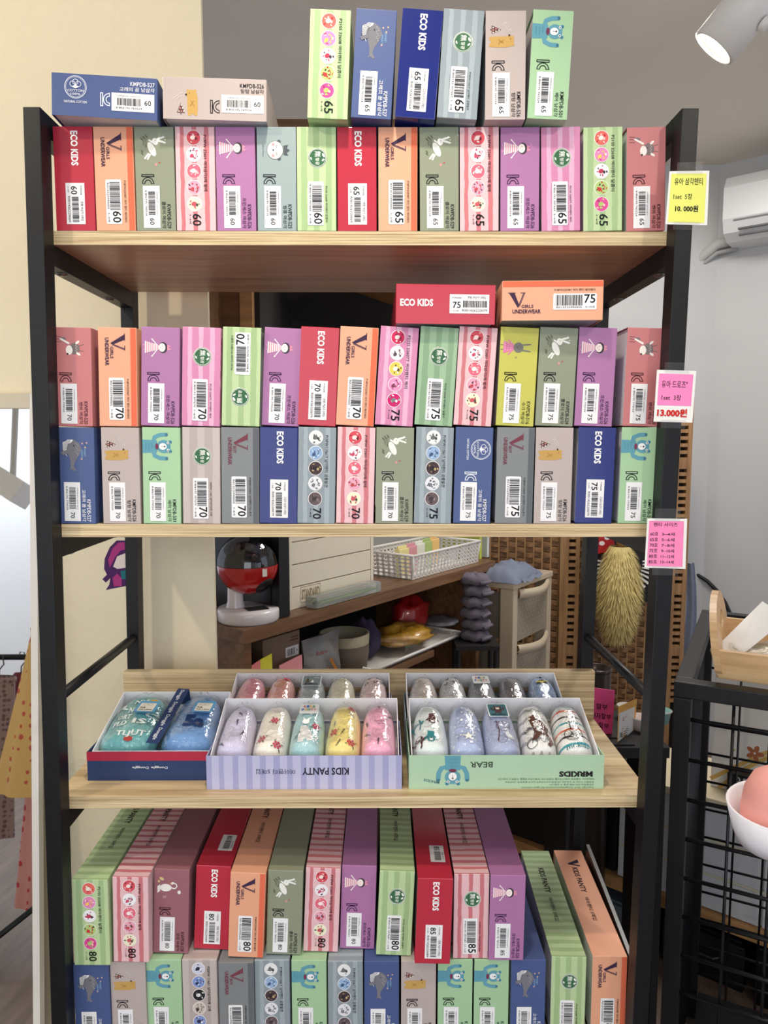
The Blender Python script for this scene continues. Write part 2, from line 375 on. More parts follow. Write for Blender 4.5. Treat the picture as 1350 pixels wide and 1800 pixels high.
def pic_tan_bear(A):
    t = (196,158,92)
    A.rrect(t, .0305, .0065, .0435, .030, .0035); A.ell(t, .036, .030, .0068, .0055); A.ell(t, .0315, .0345, .0016); A.ell(t, .0405, .0345, .0016)
    A.ell((50,40,36), .0292, .0295, .0013, .001, L=3, n=10); A.ell((60,46,40), .0335, .0312, .0005, L=3, n=8)
    A.rect(t, .0312, .0045, .0352, .0085); A.rect(t, .0388, .0045, .0428, .0085)
    A.ring((150,112,60), .033, .0195, .0035, .0004, L=3, t0=-80, t1=60, n=8); A.ring((150,112,60), .0405, .0195, .0035, .0004, L=3, t0=120, t1=260, n=8)
    A.poly((96,66,62), ((.0175,.0075),(.0275,.0075),(.0225,.0195)))
    for i in range(3):
        for j in range(3-i): A.poly((214,150,140) if (i+j) % 2 else (230,220,214), ((.019+.003*j+.0015*i,.0085+.0037*i),(.0212+.003*j+.0015*i,.0085+.0037*i),(.0201+.003*j+.0015*i,.011+.0037*i)), 2)
    A.rect((96,66,62), .022, .0055, .023, .0075)
    A.text('sweet day', (224,216,212), .012, .027, .026, .0295, 0, rot=35); A.text('dreams', (224,216,212), .0135, .0245, .0245, .0268, 0, rot=35)
def pic_blue_bear(A, o=0):
    t = (98,158,176); d = (66,118,140); w = (240,240,240)
    A.poly(t, ((.0165,0),(.0345,0),(.0335,.0195),(.0175,.0195)))
    for s in (-1, 1):
        c = .0255
        A.line(t, [(c+s*.006,.0145),(c+s*.0125,.0165),(c+s*.0155,.0235),(c+s*.0160,.032)], .0052); A.ell(t, c+s*.0125, .0165, .0027); A.ell(t, c+s*.0155, .0235, .0026)
        A.ell(d, c+s*.016, .0325, .0022, .0018, L=2); A.ell(t, c+s*.0062, .0372, .0024); A.ell(d, c+s*.0062, .0375, .0013, L=2)
    A.ell(t, .0255, .0285, .0088, .0093)
    for s in (-1, 1): A.ell(w, .0255+s*.0048, .0345, .0017, L=3); A.ell((40,40,48), .0255+s*.0048, .0345, .0008, L=4, n=10)
    A.ell(w, .0255, .0275, .0045, .0052, L=3); A.ell((44,44,54), .0255, .0300, .0012, .0009, L=4, n=10); A.line((44,44,54), [(.0255,.029),(.0255,.0255)], .0004, 4)
    A.ell((120,60,84), .0255, .0195, .0042, .0022, L=3)
    for k in range(14): A.rect(d, .0205+.0021*(k % 5)+.0007*(k//5 % 2), .004+.0042*(k//5), .0209+.0021*(k % 5)+.0007*(k//5 % 2), .0055+.0042*(k//5), 2)
def pic_deer(A):
    g = (128,116,118); w = (240,232,226)
    A.ell(g, .0275, .0285, .0075, .0068); A.ell(w, .0295, .0215, .0062, .0045); A.ell((60,50,54), .0345, .0195, .0012, L=3, n=10)
    A.ell(w, .0195, .0325, .0032, .0016, 130); A.ell(w, .0345, .0335, .0032, .0016, 60); A.line((120,100,104), [(.024,.034),(.022,.0405)], .0008); A.line((120,100,104), [(.030,.034),(.031,.0405)], .0008)
    A.poly(w, ((.0225,.021),(.0165,.0105),(.0145,.0085),(.0145,.0115),(.020,.0225)), 2); A.ell(g, .0150, .0135, .0022, .0042)
    for k, a in enumerate((.0125,.0155,.019)): A.line((130,84,90), [(a,.0105),(a-.0006,.003)], .0008)
    for k in range(6): A.ell(w, .0235+.0016*k, .0305+.0012*(k % 2), .0005, L=3, n=6)
    A.ell((60,50,54), .026, .0262, .0007, L=3, n=8); A.ell((214,130,140), .037, .029, .0014, n=8)
def pic_bunny_dress(A):
    g = (122,122,116); p = (218,130,168)
    A.poly(p, ((.0185,.0045),(.0345,.0045),(.0305,.0185),(.0225,.0185))); A.ell(g, .0265, .0245, .0068, .0066)
    A.ell(g, .0225, .0345, .0011, .007, 6); A.ell(g, .0305, .0345, .0011, .007, -6); A.line(p, [(.0225,.0165),(.0165,.0105)], .0016); A.line(p, [(.0305,.0165),(.0365,.0105)], .0016)
    for s in (-1, 1): A.ell((70,70,66), .0265+s*.0026, .0255, .0005, L=3, n=8); A.line(g, [(.0265+s*.003,.0045),(.0265+s*.003,.0005)], .0009)
    A.ell((70,70,66), .0265, .023, .0008, .0005, L=3, n=8)
    for k in range(12): A.ell((246,220,232), .0205+.003*(k % 4)+.0008*(k//4 % 2), .0065+.004*(k//4), .0005, L=3, n=6)
    A.ell((160,160,110), .0395, .022, .0014, .0018, n=6)
def pic_swan(A):
    w = (236,234,230)
    A.ell(w, .0285, .0165, .0058, .0085, 0); A.ring(w, .0255, .0285, .0048, .0016, t0=-60, t1=180, n=12); A.ell(w, .0215, .0262, .0018, .0028, 20)
    A.poly((232,170,110), ((.0195,.0255),(.0215,.0215),(.0225,.0245)), 2); A.poly(w, ((.0235,.0085),(.034,.0085),(.037,.0045),(.0265,.0045)))
    A.ell((214,196,140), .015, .0105, .0035, .0022, 60); A.ell((214,196,140), .019, .0065, .002, .0016); A.ell(w, .035, .036, .003, .0026, n=7); A.ell((230,120,120), .036, .010, .0008, n=6)
    A.text('SWAN', (226,190,190), .0405, .012, .0445, .018, rot=0)
PICS = dict(rabbit=pic_rabbit, princess=pic_princess, crown=pic_crown_bear, whale=pic_whale, tan=pic_tan_bear, bluebear=pic_blue_bear, deer=pic_deer, bunny=pic_bunny_dress, swan=pic_swan)
def kc_mark(A, a, b, rgb):
    w = .0011
    A.rect(rgb, a, b, a+w, b+.0165); A.rect(rgb, a+.0024, b, a+.0024+w, b+.0165); A.rect(rgb, a, b, a+.0035, b+w); A.rect(rgb, a, b+.0154, a+.0035, b+.0165)
    for r in (.0078, .0046): A.ring(rgb, a+.0112, b+.0083, r, w, t0=95, t1=265, n=12)
    A.rect(rgb, a+.0106, b+.0155, a+.0118, b+.0165); A.rect(rgb, a+.0106, b+.0008, a+.0118, b+.0016)
    A.rect(rgb, a+.0110, b+.0117, a+.0118, b+.0161); A.rect(rgb, a+.0110, b+.0005, a+.0118, b+.0049)
def badge(A, a, b, r=.0123):
    g = (62,108,76)
    A.ell((236,240,232), a, b, r, n=36); A.ell(g, a, b, r-.0006, L=2, n=36); A.ring((236,240,232), a, b, r-.0012, .0006, L=3)
    A.text('無', (240,244,236), a-.0085, b-.0035, a-.001, b+.0045, .01, 3); A.text('형광', (240,244,236), a-.0002, b-.0025, a+.0088, b+.0025, .01, 3)
    A.ell((240,244,236), a-.0032, b+.0078, .0028, .0014, 30, L=3); A.ell((240,244,236), a+.0026, b+.0074, .0022, .0012, 130, L=3); A.ell((240,244,236), a+.0010, b-.0082, .0020, .0010, 20, L=3)
def circles(cols, b=.0235, seed=1):
    rnd = random.Random(seed); out = []
    for k, (c, d) in enumerate(cols):
        a = .0137+.0206*k; A = Art(front); out.append(A)
        A.ell((244,240,240), a, b, .0096, n=28); A.ell(c, a, b, .0088, L=2, n=28)
        n = 5 + (k*3) % 5
        for j in range(n):
            t = 2*PI*j/n + rnd.random(); r = .0058*math.sqrt(rnd.random())+.0012
            A.ell(d[j % len(d)], a+r*math.cos(t), b+r*math.sin(t), .0008+.0012*rnd.random(), .0006+.0007*rnd.random(), rnd.random()*180, L=3, n=7)
        if k % 2 == 0: A.ell(d[0], a, b-.0008, .0028, .0034, 20, L=3, n=12); A.ell(d[-1], a+.0012, b+.0032, .002, .0016, L=4, n=10)
        else: A.line(d[0], [(a-.0045,b+.002),(a-.001,b+.0042),(a+.0025,b+.0025)], .0008, 3); A.ell(d[0], a+.002, b-.0025, .0022, .0028, 40, L=3, n=10)
    return out
C_GREEN = [((226,110,100),[(240,230,220),(190,50,60),(250,190,190)]), ((226,140,190),[(250,210,100),(200,60,110),(250,230,240)]), ((240,240,244),[(190,60,90),(70,60,70)]), ((176,206,130),[(200,60,60),(90,80,60)]), ((216,80,150),[(170,200,110),(150,60,90),(250,190,190)])]
C_BALLET = [((214,84,96),[(250,225,220),(120,50,60)]), ((240,240,244),[(200,80,110),(80,60,70)]), ((226,110,130),[(250,235,235),(245,200,205)]), ((232,170,190),[(190,80,90),(70,60,70)]), ((240,236,206),[(200,90,100),(80,80,70)])]
C_CHERRY = [((206,50,96),[(250,230,230),(140,40,70)]), ((242,240,240),[(90,80,90),(220,150,170)]), ((222,206,96),[(250,240,240),(90,70,60)]), ((232,150,196),[(130,60,90),(250,220,230)]), ((206,30,110),[(130,130,130),(240,240,240)])]
C_DINO = [((232,234,234),[(110,114,116),(70,74,78)]), ((150,180,214),[(70,90,130),(210,225,240)]), ((76,62,66),[(50,44,48),(190,170,120)]), ((226,228,234),[(120,124,130),(70,74,78)]), ((104,90,94),[(70,60,66),(140,124,126)])]
C_SEA = [((206,208,228),[(50,50,70),(236,236,244)]), ((128,150,206),[(50,60,100),(220,225,240)]), ((36,34,38),[(220,220,220),(90,90,96)]), ((206,196,186),[(70,60,60),(150,140,134)]), ((128,150,206),[(50,50,80),(230,230,240)])]
def num_age(size): return {60:'3~4세', 65:'5~6세', 70:'7~8세', 75:'9~10세', 80:'11~12세', 85:'13~14세'}[size]
# kind: (words, carton material, layout, layout data)
KIND = {
 'ECO_R': ('glossy red box with white lettering', card((206,40,64), .25, .3), 'eco', '앤젤 여삼각 5매입'),
 'ECO_B': ('deep blue box with white lettering', card((20,38,132), .25, .25), 'eco', '고급지 남삼각 5매입'),
 'VG': ('orange box with dark V emblem', card((240,166,128)), 'v', ('GIRLS', (64,44,72), (226,112,82), 'P18FW22598T 여아 팬티 베리베리')),
 'VB': ('grey box with maroon V emblem', card((128,133,136)), 'v', ('BOY', (120,62,76), (100,104,110), 'P18FW11596T 남아팬티 디노초이')),
 'CLO': ('sage green box with leaping white rabbit', card((142,150,124)), 'pic', ('rabbit', DK, 'KWPDB-529', '클로이 여삼각')),
 'PRI': ('purple box with girl in striped dress', card((180,114,172)), 'pic', ('princess', (54,30,66), 'KWPDB-526', '프린세스 여삼각')),
 'PONG': ('blue-grey box with crowned bear face', card((150,170,172)), 'pic', ('crown', DK, 'KWPDB-525', '핑퐁 여삼각')),
 'WHALE': ('navy blue box with grey whale', card((70,92,150)), 'pic', ('whale', WHT, 'KMPDB-527', '고래의 꿈 남삼각')),
 'COTTON': ('navy blue box with round cotton seal', card((70,92,150)), 'pic', ('cotton', WHT, 'KMPDB-527', '고래의 꿈 남삼각')),
 'BEARY': ('taupe box with small tan bear', card((188,173,168)), 'pic', ('tan', DK, 'KMPDB-526', '탐탐 남삼각')),
 'BEAR': ('mint green box with blue bear', card((162,206,156)), 'pic', ('bluebear', DK, 'KMPDB-501', '베어 남삼각')),
 'DEER': ('salmon box with grey fawn', card((208,118,120)), 'pic', ('deer', (70,30,40), 'KWPDB-520', '밴비 여삼각')),
 'SUGA': ('yellow-green box with grey rabbit in pink dress', card((198,196,72)), 'pic', ('bunny', DK, 'KWPDB-516', '수가 여삼각')),
 'SWAN': ('mauve box with white swan', card((160,98,110)), 'pic', ('swan', (60,24,36), 'KWPDB-528', '오리 여삼각')),
 'MU_G': ('green striped box with round dark seal', GREENS, 'badge', 'P21SS 22608 여아팬티 달콤이'),
 'MU_J': ('jade striped box with round dark seal', GREENS2, 'badge', 'P21SS 22608 여아팬티 달콤이'),
 'MU_P': ('orchid pink striped box with round seal', MAUVES, 'badge', 'P21SS 22607T 여아팬티 체리'),
 'MU_R': ('rose striped box with round seal', PINKS, 'badge', 'P19FW 22601 여아삼각5매 발레'),
 'MU_T': ('taupe striped box with round seal', TAUPES, 'badge', 'P20FW 11601 남아삼각5매 고래'),
 'MU_S': ('slate striped box with round seal', GREYS, 'badge', 'P19FW11561T 남아팬티 공룡발견'),
 'G5': ('green striped box with five picture circles', GREENS, 'five', (C_GREEN, 'P21SS 22608 여아팬티 달콤이')),
 'B5': ('rose striped box with five picture circles', PINKS, 'five', (C_BALLET, 'P19FW 22601 여아삼각5매 발레')),
 'P5': ('orchid pink box with five picture circles', MAUVES, 'five', (C_CHERRY, 'P21SS 22607T 여아팬티 체리')),
 'D5': ('slate striped box with five picture circles', GREYS, 'five', (C_DINO, 'P19FW11561T 남아팬티 공룡발견')),
 'T5': ('taupe box with five picture circles', TAUPES, 'five', (C_SEA, 'P20FW 11601 남아삼각5매 고래')),
}
M_tray = mat((226,226,228), .55, vary=.03, scale=30)
def front(a, b, e): return Vector((-T/2+b, -e, H-a))
def lid_mesh(m):
    t = .0011; mb = MB(); x0, x1 = -T/2, T/2
    mb.box(x0, x1, 0, L, 0, H, m); del mb.f[5]; del mb.m[5]      # open on the tray side
    me = mb.mesh('lid'); bm = bmesh.new(); bm.from_mesh(me)
    bmesh.ops.recalc_face_normals(bm, faces=bm.faces)
    bmesh.ops.bevel(bm, geom=[e for e in bm.edges if len(e.link_faces) == 2], offset=.0009, segments=2, affect='EDGES', profile=.6)
    for f in bm.faces: f.material_index = 0
    bm.to_mesh(me); bm.free(); me.polygons.foreach_set('use_smooth', [False]*len(me.polygons))
    mb2 = MB(); mb2.mi(m)
    for y0, y1, z0, z1 in ((0,L,0,t), (0,L,H-t,H), (0,t,t,H-t), (L-t,L,t,H-t)):
        mb2.face([(x0+.0002,y0+.0004,z0+.0004*(z0==0)), (x0+.0002,y1-.0004,z0+.0004*(z0==0)), (x0+.0002,y1-.0004,z1-.0004*(z1==H)), (x0+.0002,y0+.0004,z1-.0004*(z1==H))], m)
    bm = bmesh.new(); bm.from_mesh(me); bm.from_mesh(mb2.mesh('rim')); bm.to_mesh(me); bm.free()
    return me
_tray_me = MB().box(-T/2+.0022, T/2-.004, .0014, L-.0014, .0014, H-.0014, M_tray).mesh('inner_tray')
_cache = {}
def carton_meshes(kind, size):
    if kind not in _cache: _cache[kind] = lid_mesh(KIND[kind][1])
    lid = _cache[kind]
    k = (kind, size)
    if k in _cache: return (lid, *_cache[k])
    lay, dat = KIND[kind][2:]; A = Art(front); Lb = Art(front); Pr = Art(front); Tx = Art(front); Nm = Art(front); Kc = Art(front); Cs = []; S = str(size); seed = hash_str(kind+S)
    if lay == 'eco':
        A.text('ECO KIDS', (246,246,246), .0055, .0222, .0485, .0316, .035)
        Lb.rect((238,238,240), .070, .0137, .1216, .0380, 2)
        Pr.text(S, DK, .074, .0205, .0845, .0285, .012, 3); Pr.bars(.0875, .0215, .119, .0300, seed, 3)
        Pr.text('R0014262200'+S[0]+'9', DK, .0865, .0162, .119, .0192, 0, 3); Pr.text(dat, DK, .093, .0325, .117, .0358, 0, 3); Pr.text('P17FKD008', DK, .0735, .0325, .085, .0345, 0, 3)
        Pr.text(num_age(size), DK, .0745, .0160, .0815, .0182, 0, 3)
    elif lay == 'v':
        w, c, st, tx = dat
        St = Art(front); St.rect(st, .0008, .0424, H-.0008, T-.0008, 1); Cs.append(('colour_stripe', St))
        A.poly(c, ((.0088,.0350),(.0160,.0350),(.0220,.0205),(.0204,.0162))); A.line(c, [(.0076,.0350),(.0174,.0350)], .0010); A.line(c, [(.0236,.0350),(.0300,.0350)], .0010)
        A.line(c, [(.0208,.0166),(.0278,.0348)], .0011); A.line(c, [(.0226,.0178),(.0292,.0348)], .0007)
        Tx.text(w, c, .0250, .0158, .0250+.0031*len(w), .0200, .02); Nm.text('UNDERWEAR', c, .0135, .0088, .0500, .0141, .028)
        Cs.append(('code_lettering', Art(front).text(tx, DK, .067, .0368, .119, .0400, .004)))
        Lb.rrect((240,240,242), .0657, .0133, .1213, .0337, .0016, 2)
        Pr.bars(.069, .0185, .1035, .0318, seed, 3); Pr.text('R013525990005', DK, .070, .0150, .1025, .0176, 0, 3)
        Pr.text(S, DK, .1052, .0215, .1195, .0325, .012, 3); Pr.text(num_age(size), DK, .107, .0152, .1185, .0182, 0, 3)
    elif lay == 'pic':
        pic, c, code, nm = dat
        if pic == 'cotton':
            w = (226,230,240); A.ring(w, .0294, .0345, .0136, .0008, t0=0, t1=360)
            A.ring(w, .0294, .0345, .0120, .0004)
            for dx, dy in ((-.0035,.0035),(.0035,.0035),(0,.006)): A.ring(w, .0294+dx, .0345+dy, .0036, .0007, L=2, n=14)
            A.poly(w, ((.0250,.0345),(.0294,.0375),(.0338,.0345),(.0294,.0325)), 2)
            A.text('COTTON', w, .0195, .0288, .0393, .0318, .012); A.text('100%', w, .0235, .0248, .0353, .0276, .012); A.text('NATURAL COTTON', w, .0155, .0155, .0433, .0184, .02)
            kc_mark(Kc, .0596, .0135, w)
        else:
            PICS[pic](A)
            if pic != 'whale': kc_mark(Kc, .0590, .0076, c)
        Tx.text(code, c, .0965, .0395, .1265, .0445, .006); Nm.text(nm, c, .1265-.0048*len(nm), .0330, .1265, .0380, .006)
        dy = .001
        Lb.rect((238,238,240), .0735, .0080+dy, .1262, .0296+dy, 2)
        Pr.bars(.0805, .0148+dy, .1105, .0235+dy, seed, 3); Pr.text('8 806195 7'+S+'524', DK, .079, .0108+dy, .111, .0130+dy, 0, 3); Pr.text(code+'  cotton/rayon', DK, .081, .0252+dy, .110, .0268+dy, 0, 3)
        Pr.text(S, DK, .1140, .0160+dy, .1222, .0220+dy, .004, 3)
    elif lay == 'badge':
        badge(A, .0385, .0265)
        Tx.text(dat, DK, .0735, .0364, .1185, .0394, .004)
        Lb.rrect((240,240,242), .0678, .0138, .1228, .0343, .0016, 2)
        Pr.bars(.072, .0195, .1055, .0320, seed, 3); Pr.text('8 806143 3076'+S, DK, .0715, .0158, .105, .0182, 0, 3)
        Pr.text(S, DK, .1068, .0215, .1210, .0328, .012, 3); Pr.text(num_age(size), DK, .108, .0155, .120, .0185, 0, 3)
    elif lay == 'five':
        Cs += [('picture_circle', c) for c in circles(dat[0], .0235, seed)]; Tx.text(dat[1], DK, .0105, .0358, .086 if len(dat[1]) > 22 else .080, .0405, .006)
        Nm.text(S, DK, .1085, .0205, .1235, .0320, .012); Nm.text(num_age(size), DK, .109, .0162, .121, .0190, 0)
        Lb = Pr = None
    pn = {'eco': 'title_lettering', 'v': 'emblem', 'pic': 'picture', 'badge': 'round_seal'}.get(lay, 'picture')
    parts = [(n, x.mesh(n)) for n, x in [(pn, A), ('certification_mark', Kc), ('lettering', Tx), ('name_lettering', Nm)] + Cs if x.f]
    _cache[k] = (parts, Lb and Lb.mesh('price_label'), Pr and Pr.mesh('label_print'))
    return (lid, *_cache[k])
def hash_str(s): return sum((i+1)*ord(c) for i, c in enumerate(s))
def carton(kind, size, label, group, M):
    o = thing('underwear_box', label, 'box', group=group); o.matrix_world = M
    lid, art, lb, pr = carton_meshes(kind, size)
    link('lid', lid, o); link('inner_tray', _tray_me, o); [link(n, x, o) for n, x in art]
    if lb:
        l = link('price_label', lb, o); link('label_print', pr, l)
    return o
def top_print(A, kind, size):
    c = (52,40,46)
    if KIND[kind][2] == 'eco':
        A.rect((230,230,230), .192, .0215, .236, .0430, 1); A.text(str(size), DK, .195, .0285, .2055, .0365, .012, 2); A.bars(.2075, .028, .233, .0375, 4, 2, n=16); A.text('앤젤 여삼각', DK, .210, .0392, .230, .0415, 0, 2)
        return
    if KIND[kind][2] == 'pic': return
    A.text('KIDS PANTY', c, .055, .0205, .125, .0300, .02); A.text('여아팬티 5매입', c, .138, .0215, .196, .0285, .004)
    if kind == 'VG': A.poly((50,34,60), ((.030,.036),(.040,.036),(.0445,.024),(.047,.036),(.051,.036),(.045,.0165),(.042,.0165)))
def add_top(o, kind, size):
    A = Art(lambda a, b, e: Vector((-T/2+b, L-a, H+e))); top_print(A, kind, size)
    if A.f: A.build('upper_side_print', o)
def stand(kind, size, label, group, x, y, z, lean=0, yaw=0, flip=False):
    """x: middle of the foot, y: front, z: what it stands on"""
    M = Matrix.Translation((x, y, z + T/2*abs(math.sin(lean)))) @ Matrix.Rotation(yaw, 4, 'Z') @ Matrix.Rotation(lean, 4, 'Y')
    if flip: M = M @ Matrix.Translation((0, 0, H)) @ Matrix.Rotation(PI, 4, 'Y')
    return carton(kind, size, label, group, M)
def lie(kind, size, label, group, x, y, z, yaw=0, roll=0):
    """x: middle of the long front side, lying with the tray underneath"""
    M = Matrix.Translation((x, y, z + T/2)) @ Matrix.Rotation(yaw, 4, 'Z') @ Matrix.Rotation(roll, 4, 'Y') @ Matrix.Rotation(-PI/2, 4, 'Y') @ Matrix.Translation((0, 0, -H/2))
    return carton(kind, size, label, group, M)
NUMW = {60:'sixty', 65:'sixty-five', 70:'seventy', 75:'seventy-five', 80:'eighty', 85:'eighty-five'}
def row(items, where, group, ysup, zsup, ymode='y', extra={}):
    """items: kind, size, then photo positions of top-left, top-right, bottom-left, bottom-right of the printed end"""
    for n, it in enumerate(items):
        kind, size, (tlx, tly), (trx, tr_y), (blx, bly), (brx, bry) = it[:6]; opt = it[6] if len(it) > 6 else {}
        y = opt.get('y', ysup)
        tc = (at(tlx, tly, y=y) + at(trx, tr_y, y=y))/2; bc = (at(blx, bly, y=y) + at(brx, bry, y=y))/2
        lean = max(-.075, min(.075, math.atan2(tc.x-bc.x, tc.z-bc.z)))
        lab = '%s, size %s, %s' % (KIND[kind][0], NUMW[size], where)
        if n in extra: lab = extra[n]
        o = stand(kind, size, lab, group, bc.x, y, zsup, lean, opt.get('yaw', 0), opt.get('flip', False))
        if opt.get('top'): add_top(o, kind, size)
g1 = 'boxes standing on the top shelf'
row([('ECO_R',60,(93,220),(161,219),(99,403),(169,403)), ('VG',60,(163,218),(233,218),(169,402),(240,403)), ('CLO',60,(235,221),(305,221),(241,403),(310,403)),
 ('B5',60,(307,221),(377,221),(312,404),(379,404)), ('PRI',60,(378,220),(448,220),(381,404),(452,404)), ('PONG',60,(451,225),(520,224),(453,406),(522,406)),
 ('MU_G',60,(522,223),(590,223),(523,406),(591,406)), ('ECO_R',65,(593,223),(661,223),(593,406),(663,406)), ('VG',65,(665,223),(734,223),(665,406),(734,406)),
 ('CLO',65,(737,226),(807,226),(737,406),(808,406)), ('B5',65,(808,225),(877,224),(808,406),(877,406)), ('PRI',65,(880,221),(949,219),(878,405),(949,405)),
 ('MU_P',65,(952,225),(1019,223),(952,405),(1020,405)), ('G5',65,(1026,224),(1094,221),(1025,405),(1094,404)), ('DEER',65,(1102,221),(1171,217),(1099,403),(1171,403))],
 'standing on the top shelf', g1, .0285, Z1)
ZT1 = Z1 + H + .0012
g0 = 'boxes stacked above the top shelf row'
row([('G5',65,(546,17),(617,18),(540,209),(611,211)), ('WHALE',65,(627,16),(698,18),(617,206),(687,207)), ('ECO_B',65,(709,20),(779,26),(695,211),(764,215)),
 ('MU_S',65,(781,23),(851,27),(768,212),(838,216)), ('BEARY',65,(854,16),(925,17),(851,207),(925,209)), ('BEAR',65,(938,25),(1008,27),(927,213),(996,215))],
 'standing above the top shelf row', g0, .010, ZT1)
p = at(184, 202, y=.004); lie('COTTON', 60, 'navy blue box marked 60 with round cotton seal, lying flat above top shelf row', g0, p.x, .006, ZT1, yaw=.05, roll=.035)
p = at(379, 215, y=.014); lie('BEARY', 60, 'taupe box marked 60 with tan bear, lying flat above top shelf row', g0, p.x, .012, ZT1, yaw=.03, roll=.015)
g2 = 'boxes in the second shelf upper row'
Z3b = Z2 + H + .0012
row([('DEER',70,(91,566),(160,568),(95,743),(164,744)), ('VG',70,(170,570),(241,571),(172,744),(245,746)), ('PRI',70,(248,569),(317,572),(247,745),(316,747)),
 ('MU_P',70,(319,564),(390,569),(317,738),(388,744)), ('MU_G',70,(392,571),(459,575),(389,743),(456,746),{'flip':True}), ('PRI',70,(466,577),(532,579),(460,747),(526,749),{'y':.036}),
 ('ECO_R',70,(529,571),(598,574),(523,747),(590,751)), ('VG',70,(599,574),(666,578),(590,749),(657,753)), ('P5',75,(670,572),(737,575),(659,748),(725,753)),
 ('MU_J',75,(740,575),(807,578),(728,748),(795,750)), ('B5',75,(808,576),(875,580),(797,747),(863,751)), ('SUGA',75,(880,570),(949,571),(871,743),(938,746)),
 ('CLO',75,(950,574),(1017,574),(940,746),(1007,747)), ('PRI',75,(1019,570),(1086,569),(1009,744),(1076,746)), ('DEER',75,(1103,566),(1172,566),(1093,742),(1162,744))],
 'second shelf upper row', g2, .0285, Z3b, extra={
 1: 'orange box with dark V emblem marked 70, next to the salmon fawn box, second shelf', 7: 'orange box with dark V emblem marked 70, next to a red box, second shelf',
 2: 'purple box with striped-dress girl marked 70, between orange and orchid pink boxes', 5: 'purple box with striped-dress girl marked 70, between upside-down green and red boxes',
 4: 'green striped box marked 70 standing upside down, second shelf upper row'})
ZT2 = Z3b + H + .0035
gl = 'boxes lying on the second shelf rows'
p = at(783, 570, y=.02); lie('ECO_R', 75, 'glossy red box marked 75 lying flat above second shelf rows', gl, p.x, .018, ZT2, yaw=.01, roll=.012)
p = at(970, 556, y=.012); lie('VG', 75, 'orange box with V emblem marked 75 lying flat above second shelf rows', gl, p.x, .010, ZT2+.0035, yaw=-.05, roll=.0)
g3 = 'boxes in the second shelf lower row'
row([('WHALE',70,(97,748),(166,748),(101,920),(170,920)), ('BEARY',70,(174,750),(247,750),(180,920),(250,919)), ('BEAR',70,(249,751),(317,751),(251,919),(320,919)),
 ('MU_T',70,(319,750),(388,753),(322,920),(388,920)), ('VB',70,(389,753),(455,753),(390,920),(456,920)), ('ECO_B',70,(458,754),(523,753),(456,919),(523,919)),
 ('D5',70,(525,754),(591,752),(523,920),(588,921)), ('B5',70,(594,754),(660,754),(591,919),(656,921)), ('CLO',70,(662,754),(728,754),(660,920),(725,920)),
 ('D5',75,(732,753),(798,753),(727,919),(793,920)), ('COTTON',75,(801,754),(868,754),(797,919),(861,919)), ('VB',75,(875,750),(940,751),(870,917),(935,918)),
 ('BEARY',75,(942,752),(1009,751),(937,917),(1004,918)), ('ECO_B',75,(1017,751),(1084,750),(1008,916),(1077,918)), ('BEAR',75,(1093,750),(1160,751),(1085,916),(1152,917))],
 'second shelf lower row', g3, .0285, Z2)
ZB = Z4 + H + .0012
gA = 'boxes in the bottom shelf upper row'
def ya(py): return at(600, py, z=ZB).y
rA = [('G5',80,(126,1546),(189,1546),(130,1695),(195,1696)), ('B5',80,(198,1546),(260,1546),(199,1690),(263,1691)), ('SWAN',80,(272,1530),(333,1530),(270,1674),(330,1677)),
 ('ECO_R',80,(347,1522),(405,1524),(342,1667),(400,1671)), ('VG',80,(406,1534),(467,1537),(401,1682),(462,1685)), ('CLO',80,(472,1529),(533,1529),(468,1677),(529,1680)),
 ('B5',80,(538,1528),(599,1529),(533,1672),(594,1675)), ('PRI',80,(602,1522),(662,1522),(597,1666),(658,1671)), ('MU_G',80,(666,1534),(731,1536),(661,1678),(722,1683)),
 ('ECO_R',85,(734,1545),(797,1547),(729,1694),(791,1697)), ('MU_R',85,(798,1536),(861,1537),(795,1684),(859,1687)), ('PRI',85,(862,1538),(925,1539),(859,1687),(919,1691))]
for it in rA:
    y = max(.008, ya((it[4][1]+it[5][1])/2))
    row([(*it, {'y': y, 'top': True})], 'bottom shelf upper row', gA, y, ZB, extra={0: {('B5', 198): 'rose box with five picture circles marked 80, beside the green striped box', ('B5', 538): 'rose box with five picture circles marked 80, between sage rabbit and purple boxes'}.get((it[0], it[2][0]))} if it[0] == 'B5' else {})
gB = 'boxes in the bottom row'
rB = [('WHALE',80,128,191,1695,'navy whale box beneath the green circle box, at the end of the bottom row'), ('BEARY',80,193,255,1691,'taupe tan-bear box beside the end whale box in the bottom row'),
 ('BEAR',80,257,318,1687,'mint bear box between taupe tan-bear and taupe circle boxes, bottom row'), ('T5',80,320,381,1687,'taupe box with five picture circles in the bottom row'),
 ('VB',80,383,446,1692,'grey box with maroon V emblem in the bottom row'), ('D5',80,447,509,1688,'slate circle box between the V emblem and mint bear boxes, bottom row'),
 ('BEAR',80,512,574,1688,'mint bear box between the two slate circle boxes, bottom row'), ('D5',80,576,638,1690,'slate circle box between mint bear and navy whale boxes, bottom row'),
 ('WHALE',85,640,702,1690,'navy whale box between slate circle and taupe tan-bear boxes, bottom row'), ('BEARY',85,704,768,1689,'taupe tan-bear box below the red 85 box, bottom row'),
 ('BEAR',85,769,832,1687,'mint bear box beside the taupe tan-bear box, first of two together, bottom row'), ('BEAR',85,833,896,1687,'mint bear box beside the last whale box, second of two together, bottom row'),
 ('WHALE',85,898,961,1687,'navy whale box beside the tall green striped box, bottom row'), ('MU_G',85,969,1032,1682,'green striped box with round seal, leaning out behind, bottom row'),
 ('VG',85,1042,1103,1681,'orange V emblem box at the end of the bottom row by the post')]
